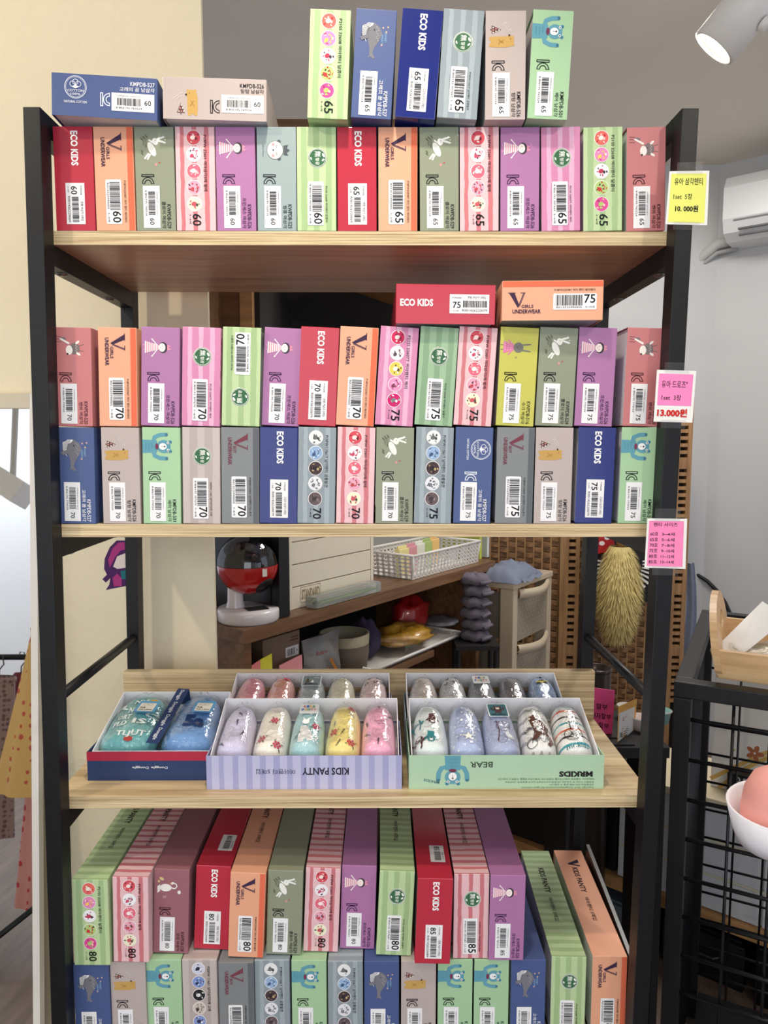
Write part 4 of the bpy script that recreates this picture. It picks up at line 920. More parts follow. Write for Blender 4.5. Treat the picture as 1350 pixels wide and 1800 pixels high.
# capsule dispenser
X = on_line(437, .07); gp = dloc(X, .07); sc_ = (gp-CAM).dot(_f)/FPX
gd = thing('capsule_dispenser', 'round toy dispenser with red bowl and clear dome on a white base', 'dispenser', gp, (0, 0, 0))
M_gw = mat((226,220,222), .22, vary=.02, coat=.4); M_red = mat((176,20,22), .18, vary=.03, coat=.6)
R = 53*sc_; rb = 54*sc_
MB().lathe([(0,0),(rb*.96,0),(rb,.004),(rb,.024),(rb*.97,.029),(0,.030)], M_gw, 40).build('base', gd, smooth=True)
MB().box(-.020, .030, -.018, .018, .0302, .0312, mat((34,32,30), .3), Matrix.Translation((.018,-.022,0)) @ Matrix.Rotation(.5, 4, 'Z')).build('label_plate', gd)
MB().lathe([(.022,.03),(.0185,.045),(.0175,.085),(.019,.1)], M_gw, 24, (-.030, .0, 0)).build('column', gd, smooth=True)
zc = .132
mb = MB()
def bowl(u, v):
    th = PI/2 + v*PI/2*.985; an = 2*PI*u; r = R*math.sin(th); z = R*math.cos(th)
    return Vector((r*math.cos(an), r*math.sin(an), zc+z))
mb.grid(bowl, 48, 18, M_red, cu=True).build('red_bowl', gd, smooth=True)
M_dome = film_mat('smoky_dome', .10, .03, .0, 10, (.42,.42,.46))
MB().grid(lambda u, v: Vector((R*math.cos(2*PI*u)*math.cos(v*PI/2*.999), R*math.sin(2*PI*u)*math.cos(v*PI/2*.999), zc+.001+R*math.sin(v*PI/2*.999))), 40, 14, M_dome, cu=True).build('clear_dome', gd, smooth=True)
MB().lathe([(0,zc-.004),(R*.94,zc-.004),(R*.94,zc+.018),(0,zc+.018)], mat((34,34,44), .4), 32).build('capsule_tray', gd)
MB().box(-.006, .006, -.0008, 0, -.009, .009, mat((214,210,200), .4), Matrix.Rotation(.75, 4, 'Z') @ Matrix.Translation((0, -R*.985, zc-.012))).build('sticker', gd)
for k in range(4):
    an = k*1.7; MB().lathe([(.0, -.016),(.010,-.012),(.0155,0),(.010,.012),(0,.016)], mat(((60,70,110),(50,50,60),(90,40,50),(70,70,74))[k], .3), 14, (.022*math.cos(an), .022*math.sin(an), zc+.034)).build('capsule', gd, smooth=True)
hq = Vector((.62, -.38, -.68)).normalized()
MB().lathe([(0,.0012),(R*.30,.0006),(R*.33,-.004)], mat((16,10,10), .5), 28, Vector((0,0,zc))+hq*R, hq.to_track_quat('Z','Y').to_matrix().to_4x4()).build('capsule_chute', gd, smooth=True)
# black box behind the dispenser
X = on_line(506, .02)
o = thing('black_storage_box', 'tall black box standing on the desk behind the toy dispenser', 'box', dloc(X, .0), (0, 0, RD))
MB().box(-.035, 0, .012, .42, .0005, .33, mat((12,13,18), .4)).build('body', o, bevel=.003)
MB().box(-.037, -.0352, .04, .40, .03, .30, mat((8,8,12), .3)).build('front_panel', o)
# coiled white cable at the wall end
o = thing('cable_coil', 'coiled whitish cable beside the toy dispenser', 'cable', dloc(on_line(384, .30), .30))
for k in range(5):
    MB().tube([(.0+.004*k+.05*math.cos(t*PI/10), .0+.05*math.sin(t*PI/10)*.4, .11+.07*math.sin(t*PI/10)) for t in range(21)], .004, mat((190,188,182), .5), 6).build('loop', o, smooth=True)
MB().tube([(-.03,0,0.0),(.0,0,.03),(.05,0,.11)], .004, mat((190,188,182), .5), 6).build('tail', o, smooth=True)
# cream plank box with printed word
Xa = on_line(509, .05); Xb = on_line(657, .05); wdt = Xb-Xa
o = thing('plank_box', 'cream wooden plank box with a framed printed word on the desk', 'box', dloc(Xa, .05), (0, 0, RD))
M_cr = mat((226,216,196), .55, vary=.04, scale=20); ph = .0565
MB().box(0, .012, .001, .20, .0005, .40, M_cr).build('end_board', o); MB().box(wdt-.012, wdt, .001, .20, .0005, .40, M_cr).build('end_board', o)
for k in range(5):
    MB().box(.0125, wdt-.0125, .002, .012, .0005+k*ph, k*ph+ph-.0022, M_cr).build('plank', o, bevel=.001)
MB().box(.0125, wdt-.0125, .190, .199, .0005, .28, M_cr).build('back_board', o)
A = Art(lambda a, b, e: Vector((.012+a, .002-e, .012+b))); br = (150,132,96)
for r in ((.03,.0,.105,.0014),(.03,.0386,.105,.04),(.03,.0,.0314,.04),(.1036,.0,.105,.04)): A.rect(br, *r)
A.text('STANDARD', br, .034, .007, .101, .033, .03); A.build('printed_word', o)
# clear pen case
Xa = on_line(553, .012); Xb = on_line(667, .012); wd = Xb-Xa
o = thing('pen_case', 'clear plastic pen case lying before the plank box', 'pen case', dloc(Xa, .004), (0, 0, RD))
M_pc = mat((224,226,226), .25, vary=.02, trans=.75, spec=.4)
MB().box(0, wd, 0, .04, .0005, .030, M_pc).build('case', o, bevel=.008)
for k in range(3): MB().tube([(.015, .011+.009*k, .012), (wd-.02-.02*k, .011+.009*k, .013)], .004, mat(((150,190,80),(60,60,70),(170,200,120))[k], .4), 8).build('pen', o, smooth=True)
# white perforated basket
def lattice(mb, P0, P1, h, nv, nh, m, t=.0018, flare=Vector((0,0,0)), rows=None):
    d = P1-P0; up = Vector((0,0,h)) + flare; nn = d.cross(up).normalized()*t
    bw = d/nv
    for k in range(nv+1):
        a = P0 + bw*(k-.22); b = P0 + bw*(k+.22); mb.hexa([a, b, b+nn, a+nn, a+up, b+up, b+up+nn, a+up+nn], m)
    for k in range(nh+1):
        f = k/nh; q0 = P0+up*(f-.10*(k > 0)*1.0/nh*2); a0 = P0+up*max(0, f-.22/nh); a1 = P0+up*min(1, f+.22/nh)
        mb.hexa([a0, a0+d, a0+d+nn, a0+nn, a1, a1+d, a1+d+nn, a1+nn], m)
def basket(name, label, loc, rz, w, d, h, m, nx, ny, nz, fl=.008, group=None):
    o = thing(name, label, 'basket', loc, (0,0,rz), group); V = Vector
    c = [V((0,0,.001)), V((w,0,.001)), V((w,d,.001)), V((0,d,.001))]; fls = [V((0,-fl,0)), V((fl,0,0)), V((0,fl,0)), V((-fl,0,0))]
    for k in range(4):
        mb = MB(); lattice(mb, c[k], c[(k+1) % 4], h, (nx, ny, nx, ny)[k], nz, m, flare=fls[k]); mb.build('wall_panel', o)
    MB().box(0, w, 0, d, .0005, .002, m).build('bottom', o)
    rp = [(-fl,-fl,h),(w+fl,-fl,h),(w+fl,d+fl,h),(-fl,d+fl,h)]
    for k in range(4): MB().tube([rp[k], rp[(k+1) % 4]], .0045, m, 8).build('rim', o, smooth=True)
    for k in range(4): MB().tube([c[k], rp[k]], .0028, m, 6).build('corner', o, smooth=True)
    return o
M_bw = mat((222,220,216), .4, vary=.03)
Xc = on_line(725, .03); Xe = on_line(838, .03)
bk = basket('plastic_basket', 'white perforated plastic basket at the far end of the desk', dloc(Xc, .03), RD, Xe-Xc, .19, .074, M_bw, 20, 9, 6)
for k, (c, xx) in enumerate((((228,216,150),.03),((214,150,160),.09),((226,226,214),.15),((170,190,120),.21),((230,190,120),.27))):
    o = thing('snack_packet', ('pale yellow','pink','off-white','green','apricot')[k]+' packet standing in the white desk basket', 'packet', dloc(Xc+xx, .10), (0,0,RD), 'packets in the desk basket')
    MB().box(-.026, .026, -.02+.01*k, .0+.01*k, .003, .088, mat(c, .35, coat=.3)).build('pouch', o, bevel=.004)
    MB().box(-.024, .024, -.012+.01*k, -.008+.01*k, .089, .096, mat(c, .35, coat=.3)).build('sealed_edge', o)
for k, (px, c, lab, hh) in enumerate(((845,(186,196,84),'lime green folder standing beyond the white desk basket',.12), (858,(206,212,208),'pale grey folder standing beyond the white desk basket',.13))):
    X = on_line(px, .05); o = thing('folder', lab, 'folder', dloc(X, .05), (0,0,RD))
    MB().box(-.008, .008, 0, .16, .0005, hh, mat(c, .4)).build('cover', o, bevel=.002); MB().box(-.006, .006, .002, .158, hh+.0002, hh+.002, mat((236,236,230), .7)).build('pages', o)
# things in the open shelf under the desk top
def shelf_z(px, py, off): return at(px, py, y=dloc(on_line(px, off), off).y).z - (ZD+ZL)
def kraft():
    xa = on_line(461, .06); xb = on_line(526, .06); h = shelf_z(495, 1116, .06)
    o = thing('cardboard_box', 'brown cardboard box with white barcode label under the desk top', 'box', dloc(xa, .06, ZL), (0,0,RD)); w = xb-xa
    MB().box(0, w, 0, .2, .0005, h, mat((126,104,84), .7, vary=.08)).build('carton', o, bevel=.001)
    A = Art(lambda a, b, e: Vector((a, -e, b))); A.rect((226,226,222), w*.60, h-.062, w*.97, h-.036, 1); A.build('paper_label', o)
    A = Art(lambda a, b, e: Vector((a, -e, b))); A.bars(w*.64, h-.058, w*.86, h-.041, 5, 2, n=14); A.text('A', (40,40,40), w*.89, h-.053, w*.94, h-.046, 0, 2); A.build('barcode', o)
    A = Art(lambda a, b, e: Vector((a, -e, b))); A.rect((96,60,50), w*.72, h-.022, w*.96, h-.019); A.rect((96,60,50), w*.76, h-.015, w*.97, h-.012); A.build('printed_lines', o)
kraft()
def leaning_sheet(label, px0, px1, py, col, off, col2=None):
    xa, xb = on_line(px0, off), on_line(px1, off); h = shelf_z((px0+px1)/2, py, off)
    o = thing('paper_folder', label, 'folder', dloc(xa, off, ZL), (0,0,RD), 'paper folders under the desk'); w = xb-xa; mid = w*.45 if col2 else w
    MB().hexa([(0,0,.0005),(mid,0,.0005),(mid,.002,.0005),(0,.002,.0005),(0,.004,h-.008),(mid,.004,h),(mid,.006,h),(0,.006,h-.008)], mat(col, .5)).build('sheet', o)
    if col2: MB().hexa([(mid+.0003,0,.0005),(w,0,.0005),(w,.002,.0005),(mid+.0003,.002,.0005),(mid+.0003,.004,h),(w,.004,h+.006),(w,.006,h+.006),(mid+.0003,.006,h)], mat(col2, .5)).build('sheet', o)
leaning_sheet('pink and yellow paper folder before the cardboard box', 441, 479, 1160, (232,130,130), .022, (220,214,60))
leaning_sheet('plain pink paper folder before the cardboard box', 492, 532, 1158, (232,150,156), .030)
xa, xb = on_line(531, .05), on_line(596, .05); h = shelf_z(563, 1117, .05)
o = thing('snack_pouch', 'dim grey pouch with orange stick pictures under the desk', 'pouch', dloc(xa, .05, ZL), (0,0,RD)); w = xb-xa
MB().grid(lambda u, v: Vector((w*u, -.022*math.sin(PI*u)*math.sin(PI*min(1, v*1.1))+.004*math.sin(9*u+7*v), .0005+h*v)), 14, 14, mat((118,116,114), .35, coat=.3)).grid(lambda u, v: Vector((w*u, .004+.016*math.sin(PI*u)*math.sin(PI*min(1, v*1.1)), .0005+h*v)), 14, 14, mat((118,116,114), .35, coat=.3)).build('bag', o, smooth=True)
A = Art(lambda a, b, e: Vector((a*w, -.030-e, b*h)))
for p, q in (((.42,.45),(.78,.20)), ((.50,.62),(.72,.30)), ((.56,.36),(.85,.28))): A.line((176,110,50), [p, q], .06)
A.text('Retro', (130,60,60), .12, .74, .42, .82, .01); A.text('27', (50,50,54), .06, .20, .22, .32, .03); A.build('printed_picture', o)
# felt round basket
xc_ = on_line(604, .12); h = shelf_z(615, 1108, .12)
o = thing('felt_basket', 'round grey felt basket with pale rim under the desk', 'basket', dloc(xc_, .12, ZL), (0,0,RD))
r0 = .072; Mfe = mat((116,104,92), .9, vary=.1, scale=200, bump=.3); Mfl = mat((176,166,140), .9, vary=.06, scale=200, bump=.3)
MB().lathe([(0,.0005),(r0*.9,.0005),(r0,h*.5),(r0,h-.028)], Mfe, 32).build('body', o, smooth=True)
MB().lathe([(r0,h-.028),(r0+.001,h),(r0-.006,h+.001),(r0-.008,h-.03),(r0*.9,.01)], Mfl, 32).build('rim_band', o, smooth=True)
# white woven basket with packed goods
xa, xb = on_line(655, .03), on_line(806, .03); h = shelf_z(735, 1142, .03)
bk2 = basket('woven_plastic_basket', 'white woven plastic basket of bagged goods under the desk', dloc(xa, .03, ZL), RD, xb-xa, .24, h, M_bw, 24, 16, 14, .014)
def blob(name, label, cat_, c, rx, ry, rz_, m, seed, film=None, rot=0, amp=.18):
    o = thing(name, label, cat_, c, (0,0,rot))
    def fn(u, v):
        an = 2*PI*u; t = PI*(v-.5); d = Vector((math.cos(an)*math.cos(t), math.sin(an)*math.cos(t), math.sin(t))); k = 1+amp*N.noise(d*2.3+Vector((seed, 0, 0)))+amp*.4*N.noise(d*6+Vector((seed, 3, 0)))
        return Vector((d.x*rx*k, d.y*ry*k, (d.z+1)*rz_*k*.98))
    MB().grid(fn, 26, 16, m, cu=True).build('contents', o, smooth=True)
    if film: MB().grid(lambda u, v: fn(u, v)*1.0+Vector((0,0,.002))+(fn(u, v)-Vector((0,0,rz_)))*.10, 26, 16, film, cu=True).build('clear_bag', o, smooth=True)
    return o
zt = h
M_gold = mat((196,150,52), .35, vary=.4, scale=150, bump=.6)
blob('zip_bag', 'clear zip bag of golden pieces in the woven basket', 'bag', dloc(on_line(705, .10), .10, ZL+.02), .105, .085, (zt-.02)/2+.030, M_gold, 2, M_bag, RD, .34)
zb = thing('zip_seal_strip', 'green zip strip of a clear bag in the woven basket', 'zip strip', dloc(on_line(725, .05), .05, ZL+zt+.012), (0,0,RD)); MB().box(-.035, .035, 0, .001, 0, .004, mat((120,190,70), .4)).build('strip', zb); MB().box(-.036, .036, .0012, .002, -.03, .012, M_bag).build('bag_lip', zb)
blob('red_pouch', 'crumpled red pouch on top of the woven basket', 'pouch', dloc(on_line(722, .17), .17, ZL+zt*.55), .085, .05, .062, mat((150,18,22), .35, coat=.3), 5, None, RD)
blob('grey_bundle', 'grey wrapped bundle in the woven basket', 'bundle', dloc(on_line(775, .12), .12, ZL+.02), .06, .06, (zt+.015)/2, mat((120,122,134), .6), 8, M_bag, RD)
blob('violet_bundle', 'dark violet cloth bundle beside the felt basket', 'cloth', dloc(on_line(640, .13), .13, ZL+.001), .045, .05, .06, mat((58,46,74), .8), 9, None, RD)
# ------------------------------------------------------------------ beige drawer unit and cloths
U = thing('drawer_unit', 'beige plastic drawer unit beside the far end of the desk', 'drawer unit')
uc = at(903, 1027, y=1.45); U.matrix_world = Matrix.Translation((uc.x, uc.y, 0)) @ Matrix.Rotation(RD, 4, 'Z'); uh = uc.z; uw = .315; ud = .30
M_bg = mat((196,180,156), .4, vary=.03, coat=.15); M_bg2 = mat((178,162,138), .4, vary=.03); M_bgd = mat((150,140,124), .3, vary=.05)
for (x, y) in ((0,0), (uw-.035,0), (0,ud-.05), (uw-.035,ud-.05)): MB().box(x, x+.035, y, y+.05, 0, uh-.0205, M_bg).build('corner_post', U, bevel=.004)
MB().box(-.003, uw+.003, -.003, ud+.003, uh-.02, uh, M_bg).build('top_panel', U, bevel=.004)
dh = .195
for k in range(4):
    z1 = uh-.024-k*dh; z0 = z1-dh+.012
    if z0 < .02: z0 = .02
    MB().box(.037, uw-.037, .004, .012, z0, z1-.03, M_bgd).build('drawer_front', U)
    MB().box(.010, .016, .052, ud-.052, z0+.01, z1-.01, mat((120,112,100), .25, vary=.05)).build('drawer_side', U)
    mb = MB()
    def lip(u, v, z1=z1):
        bow = .028*math.sin(PI*u); prof = [(0,-.034),(-.010,-.030),(-.014,-.012),(-.010,0),(0,.001)][int(round(v*4))]
        return Vector((.036+(uw-.072)*u, .006+prof[0]-bow, z1+prof[1]-.006*math.sin(PI*u)))
    mb.grid(lip, 20, 4, M_bg).build('curved_handle', U, smooth=True)
    d = MB(); rr = random.Random(k)
    for i in range(9):
        for j in range(8):
            x = .055+i*.024+(.012 if j % 2 else 0); z = z0+.02+j*.015
            if z < z1-.05: d.face([(x, .0035, z), (x+.003, .0035, z+.004), (x, .0035, z+.008), (x-.003, .0035, z+.004)], M_bg)
    if d.f: d.build('embossed_pattern', U, kind='stuff')
M_clo = mat((118,126,146), .9, vary=.12, scale=60, bump=.3); M_clo2 = mat((104,98,110), .95, vary=.12, scale=90, bump=.4)
def cloth(label, P0, P1, wid, m, h=.03, seed=0):
    d = (P1-P0); n = Vector((-d.y, d.x, 0)).normalized()
    o = thing('folded_cloth', label, 'cloth', P0)
    def top(u, v): 
        s = math.sin(PI*u)**.4*math.sin(PI*v)**.4
        return d*u + n*(wid*(v-.5)) + Vector((0,0,.001+s*(h+.4*h*N.noise(Vector((u*4+seed, v*3, 1)))+.25*h*N.noise(Vector((u*11, v*9, seed))))))
    MB().grid(top, 26, 16, m).grid(lambda u, v: d*u + n*(wid*(v-.5)) + Vector((0,0,.0008)), 4, 4, m).build('fabric', o, smooth=True)
    MB().grid(lambda u, v: d*(.15+.7*u) + n*(-wid*.5-.002-.01*v) + Vector((0,0,.012*(1-v)+.004*math.sin(u*14))), 16, 4, m).build('hanging_hem', o, smooth=True)
    return o
q = U.matrix_world
cloth('crumpled grey-blue cloth on the beige drawer unit', q @ Vector((-.01,.07,uh)), q @ Vector((.24,.09,uh)), .17, M_clo, .052, 3)
xs = on_line(820, .0) ; base = dloc(xs, -.035)
pl = thing('low_stool', 'small dark stool under the stacked grey cloths', 'stool', (base.x, base.y, 0))
MB().box(-.07,.07,-.07,.07,ZD-.25,ZD-.235,M_dark).build('seat', pl)
for a, b in ((-.06,-.06),(.06,-.06),(.06,.06),(-.06,.06)): MB().tube([(a,b,0),(a,b,ZD-.25)], .008, M_dark, 8).build('leg', pl)
wordz = ('lowest','second','third','fourth','fifth','sixth')
for k in range(6):
    o = thing('folded_cloth', wordz[k]+' of the grey cloths stacked beside the desk, counted upward', 'cloth', (base.x+.004*math.sin(k*2), base.y, ZD-.2345+k*.037), (0,0,RD+.1*math.sin(k)), 'stacked grey cloths')
    MB().grid(lambda u, v: Vector((.042*(1+.1*math.sin(7*u*PI+k))*math.cos(2*PI*u)*math.cos(PI*(v-.5))**.5 if abs(v-.5) < .5 else 0, .05*math.sin(2*PI*u)*max(0, math.cos(PI*(v-.5)))**.5, .0185+.0183*math.sin(PI*(v-.5))+.003*math.sin(5*u*2*PI+k))), 24, 10, M_clo2, cu=True).build('fabric', o, smooth=True)
    MB().tube([(.030,-.042,.012),(.0,-.052,.018+.004*math.sin(k)),(-.030,-.042,.014)], .006, M_clo2, 8).build('fold', o, smooth=True)
# ------------------------------------------------------------------ woven folding screen
M_reed = wood_mat('woven_reed', (150,110,68), (98,66,38), (30, 30, 90), .6); M_stile = wood_mat('screen_wood', (168,128,84), (126,90,54), (60, 60, 5), .5)
YS = 1.9
scr = thing('folding_screen', 'brown woven folding screen with slotted wooden posts behind the rack', 'screen')
sz0, sz1 = .02, at(1195, 692, y=YS).z
def stile(px0, px1, y=YS):
    x0, x1 = at(px0, 1050, y=y).x, at(px1, 1050, y=y).x; w = x1-x0; a = x0+w*.45; b = x0+w*.80
    MB().box(x0, a, y, y+.03, sz0, sz1, M_stile).build('post_strip', scr); MB().box(b, x1, y, y+.03, sz0, sz1, M_stile).build('post_strip', scr)
    z = sz0
    k = 0
    while z < sz1-.02:
        hgt = .014 if k % 8 else .045
        if z > ZF-1.0: MB().box(a, b, y+.001, y+.029, z, z+hgt, M_stile).build('rung', scr)
        z += hgt+.0135; k += 1
    MB().box(a, b, y+.0295, y+.03, sz0, sz1, M_dark).build('post_backing', scr)
stile(983, 1017); stile(1168, 1206); 
def weave(px0, px1, y, zlo, zhi, dz=.0215):
    x0, x1 = at(px0, 1050, y=y).x, at(px1, 1050, y=y).x; w = x1-x0; nw = max(4, int(w/.032))
    me = []
    for ph in (0, 1):
        mb = MB()
        def rb(u, v, ph=ph): return Vector((w*u, -.006*math.sin(u*nw*PI + ph*PI), dz*.92*v + .002*math.sin(u*nw*2*PI)))
        mb.grid(rb, nw*4, 1, M_reed); mb.grid(lambda u, v: rb(u, v)+Vector((0,.002,0)), nw*4, 1, M_reed)
        me.append(mb.mesh('reed', True))
    z = zlo; k = 0
    while z < zhi:
        o = link('reed', me[k % 2], scr); o.location = (x0, y+.015, z); z += dz; k += 1
    for i in range(nw+1): MB().box(x0+w*i/nw-.003, x0+w*i/nw+.003, y+.0135, y+.0165, zlo, zhi, M_stile).build('warp_stick', scr)
    MB().box(x0, x1, y+.024, y+.026, zlo, zhi, mat((70,46,28), .8)).build('screen_backing', scr)
weave(846, 983, YS, ZF-1.15, min(sz1, ZF+.08)); weave(1017, 1168, YS, ZF-1.15, min(sz1, ZF+.08))
x0, x1 = at(846, 1050, y=YS).x, at(1206, 1050, y=YS).x
MB().box(x0, x1, YS+.005, YS+.028, sz1-.02, sz1+.01, M_stile).build('top_rail', scr)
# ------------------------------------------------------------------ duster, bag, bin and counter goods behind the rack
dp = at(1090, 960, y=1.76); 
du = thing('feather_duster', 'fluffy yellow duster hanging behind the rack', 'duster', (dp.x, 1.76, dp.z))
k_ = (Vector((dp.x,1.76,dp.z))-CAM).dot(_f)/FPX; dl = 172*k_; dr = 40*k_
M_fur = mat((216,196,130), .8, vary=.25, scale=30)
def core(u, v):
    t = v; r = dr*.88*(math.sin(PI*min(1, .10+t*.86))**.6); a = 2*PI*u
    return Vector((r*math.cos(a), r*math.sin(a), -dl*t))
MB().grid(core, 24, 18, M_fur, cu=True).build('core', du, smooth=True)
mb = MB(); rr = random.Random(4)
for i in range(4200):
    t = rr.random()**.9; a = rr.random()*2*PI; p = core(a/(2*PI), t*.96); out = Vector((math.cos(a), math.sin(a), 0)); ln = .020+.023*rr.random()
    tip = p + out*(.022*rr.random()+.005) + Vector((0,0,-ln*.8)); side = Vector((-math.sin(a), math.cos(a), 0))*(.0014+.0016*rr.random())
    mb.face([p+out*.001+side, p+out*.001-side, tip], M_fur)
mb.build('fluff', du, kind='stuff')
MB().tube([(0,0,-.006),(0,0,.09),(0,.03,.28)], [.014,.011,.010], mat((206,150,84), .5), 10).build('handle', du, smooth=True)
MB().tube([(0,.03,.28),(0,.08,.40),(0,.134,sz1+.006-dp.z)], .002, mat((60,60,60), .4), 6).build('hanging_loop', du)
b0 = at(1092, 985, y=1.86); kb = (b0-CAM).dot(_f)/FPX
bg = thing('black_tote_bag', 'black bag with white script and white fringe behind the duster', 'bag', b0)
MB().grid(lambda u, v: Vector(((u-.5)*120*kb, -.02*math.sin(PI*u)*math.sin(PI*v), (v-.5)*150*kb)), 16, 14, mat((24,24,28), .8, bump=.2)).grid(lambda u, v: Vector(((u-.5)*120*kb, .02+.01*math.sin(PI*u), (v-.5)*150*kb)), 6, 6, mat((24,24,28), .8)).build('bag_body', bg, smooth=True)
A = Art(lambda a, b, e: Vector((a*kb, -.022-e, b*kb))); A.text('Collectly', (224,224,222), -36, 12, 44, 40, .0, 2, rot=14); A.build('script_lettering', bg)
for s in (-1, 1):
    mb = MB()
    for k in range(13):
        a0 = math.radians(-100 + k*9) if s > 0 else math.radians(-80 - k*9); c = Vector((0, -.024, -5*kb))
        d = Vector((math.cos(a0), 0, math.sin(a0))); n = Vector((-d.z, 0, d.x)); mb.hexa([c+d*34*kb-n*1.2*kb, c+d*34*kb+n*1.2*kb, c+d*34*kb+n*1.2*kb+Vector((0,.002,0)), c+d*34*kb-n*1.2*kb+Vector((0,.002,0)), c+d*57*kb-n*2.2*kb, c+d*57*kb+n*2.2*kb, c+d*57*kb+n*2.2*kb+Vector((0,.002,0)), c+d*57*kb-n*2.2*kb+Vector((0,.002,0))], mat((218,216,210), .7))
    mb.build('white_fringe', bg, kind='stuff')
MB().tube([(-30*kb,0,75*kb),(-26*kb,.03,300*kb),(26*kb,.03,300*kb),(30*kb,0,75*kb)], .006, mat((24,24,28), .8), 8).build('strap', bg, smooth=True)
rt = thing('red_tag', 'red tag with white mark above the black bag', 'tag', at(1062, 945, y=1.83)); kr = .0022
MB().box(-16*kr, 16*kr, -.002, 0, -26*kr, 20*kr, mat((176,24,34), .5), Matrix.Rotation(-.2, 4, 'Y')).build('card', rt)
A = Art(lambda a, b, e: Vector((a*kr, -.0024-e, b*kr))); A.ell((236,226,226), -4, -10, 5, 4); A.ell((236,226,226), 5, 0, 5, 4); A.build('white_mark', rt)
# low wooden platform with white drawers and a black cabinet
W0 = at(1083, 1538, y=.95); WU = Vector((.788, -.616, 0)).normalized(); WN = Vector((.616, .788, 0)).normalized(); ZP = W0.z
RW = math.atan2(WU.y, WU.x); MW = Matrix.Translation((W0.x, W0.y, 0)) @ Matrix.Rotation(RW, 4, 'Z')
pf = thing('wooden_platform', 'low honey-coloured wooden platform behind the rack and wire stand', 'platform'); pf.matrix_world = MW
MB().box(-.45, .80, -.012, .25, ZP-.036, ZP, M_brownlight).build('top_board', pf, bevel=.001)
for x in (-.43, .1, .78): MB().box(x-.015, x+.015, .01, .23, 0, ZP-.0365, M_dark).build('support', pf)
MB().box(-.43, .78, .235, .248, .0, ZP-.0365, M_dark).build('back_panel', pf)
CT = at(1150, 1376, y=.88).z
wd = thing('white_drawers', 'white drawer chest with cream top on the wooden platform', 'drawer chest'); wd.matrix_world = MW
M_wd = mat((204,206,210), .4, vary=.02); M_ct = mat((226,212,180), .45, vary=.03)
MB().box(.002, .72, .012, .22, ZP+.0005, CT-.02, M_wd).build('carcass', wd)
MB().box(-.004, .73, -.012, .24, CT-.02, CT, M_ct).build('cream_top', wd, bevel=.002)
n = 3; hh = (CT-.02-ZP)/n
for k in range(n):
    for j in range(2): MB().box(.004+j*.36, .358+j*.36, 0, .0118, ZP+.002+k*hh, ZP+(k+1)*hh-.006, M_wd).build('drawer', wd, bevel=.002)
    MB().box(.004, .718, .002, .0116, ZP+(k+1)*hh-.0055, ZP+(k+1)*hh+.001, mat((214,208,180), .4)).build('drawer_gap', wd)
bc = thing('black_cabinet', 'black cabinet on the wooden platform beside the white drawers', 'cabinet'); bc.matrix_world = MW
MB().box(-.42, -.006, .012, .22, ZP+.0005, CT+.02, mat((10,10,11), .5)).build('body', bc, bevel=.003); MB().box(-.40, -.02, .006, .0115, ZP+.02, CT, mat((7,7,8), .35)).build('door', bc, bevel=.002)
lb = thing('black_board', 'black board leaning beside the orange box at the post', 'board')
v0, v1 = at(1030, 1487, y=.30), at(1108, 1690, y=.055)
t = Vector((.006,0,0)); dz = Vector((0,0,-.16))
MB().hexa([v1+dz, v1+dz+t, v0+dz+t, v0+dz, v1, v1+t, v0+t, v0], mat((14,14,15), .4)).build('panel', lb)
MB().hexa([v1+Vector((0,0,.0005)), v1+t+Vector((0,0,.0005)), v0+t+Vector((0,0,.0005)), v0+Vector((0,0,.0005)), v1+Vector((0,0,.003)), v1+t+Vector((0,0,.003)), v0+t+Vector((0,0,.003)), v0+Vector((0,0,.003))], mat((30,30,32), .3)).build('edge_strip', lb)
def wl(X, Y, z=0): return MW @ Vector((X, Y, z))
def w_line(px, off): return on_line(px, off, Vector((W0.x, W0.y, 0)), WU, WN)
# pink sign, brochure, cups on the counter
sg = thing('acrylic_sign', 'pink sign with black lettering standing behind the shelf end', 'sign')
P4 = [at(1036, 1208, y=.62), at(1081, 1214, y=.62), at(1076, 1295, y=.62), at(1034, 1290, y=.62)]; th = Vector((0,.003,0))
MB().hexa([P4[3], P4[2], P4[2]+th, P4[3]+th, P4[0], P4[1], P4[1]+th, P4[0]+th], mat((216,72,130), .3, coat=.3)).build('panel', sg, bevel=.0008)
A = Art(lambda a, b, e: P4[3].lerp(P4[2], a).lerp(P4[0].lerp(P4[1], a), b)+Vector((0,-e-.0004,0)))
A.text('할부', (40,20,30), .28, .56, .74, .68, .01); A.text('이자할부', (40,20,30), .10, .36, .90, .48, .01); A.text('할부', (40,20,30), .40, .16, .84, .28, .01); A.build('sign_lettering', sg)
bz = P4[3].z; 
MB().box(P4[3].x-.01, P4[2].x+.01, .60, .65, bz-.006, bz-.0002, mat((30,30,34), .4)).build('stand_foot', sg)
tb = thing('side_counter', 'dark narrow counter behind the rack holding sign and cups', 'counter')
MB().box(P4[3].x-.06, P4[3].x+.16, .56, .78, bz-.030, bz-.0065, M_dark).build('top', tb)
for x in (P4[3].x-.05, P4[3].x+.15): MB().box(x-.008, x+.008, .57, .77, 0, bz-.0305, M_dark).build('side', tb)
br_ = thing('brochure', 'orange and white brochure standing upright behind the shelf end', 'brochure')
Q4 = [at(1087, 1242, y=.58), at(1119, 1228, y=.66), at(1112, 1318, y=.66), at(1084, 1330, y=.58)]
tq = Vector((.0015,.001,0)); MB().hexa([Q4[3], Q4[2], Q4[2]+tq, Q4[3]+tq, Q4[0], Q4[1], Q4[1]+tq, Q4[0]+tq], mat((222,160,60), .45)).build('sheet', br_)
nq = (Q4[1]-Q4[0]).cross(Q4[0]-Q4[3]).normalized(); nq = nq if nq.y < 0 else -nq
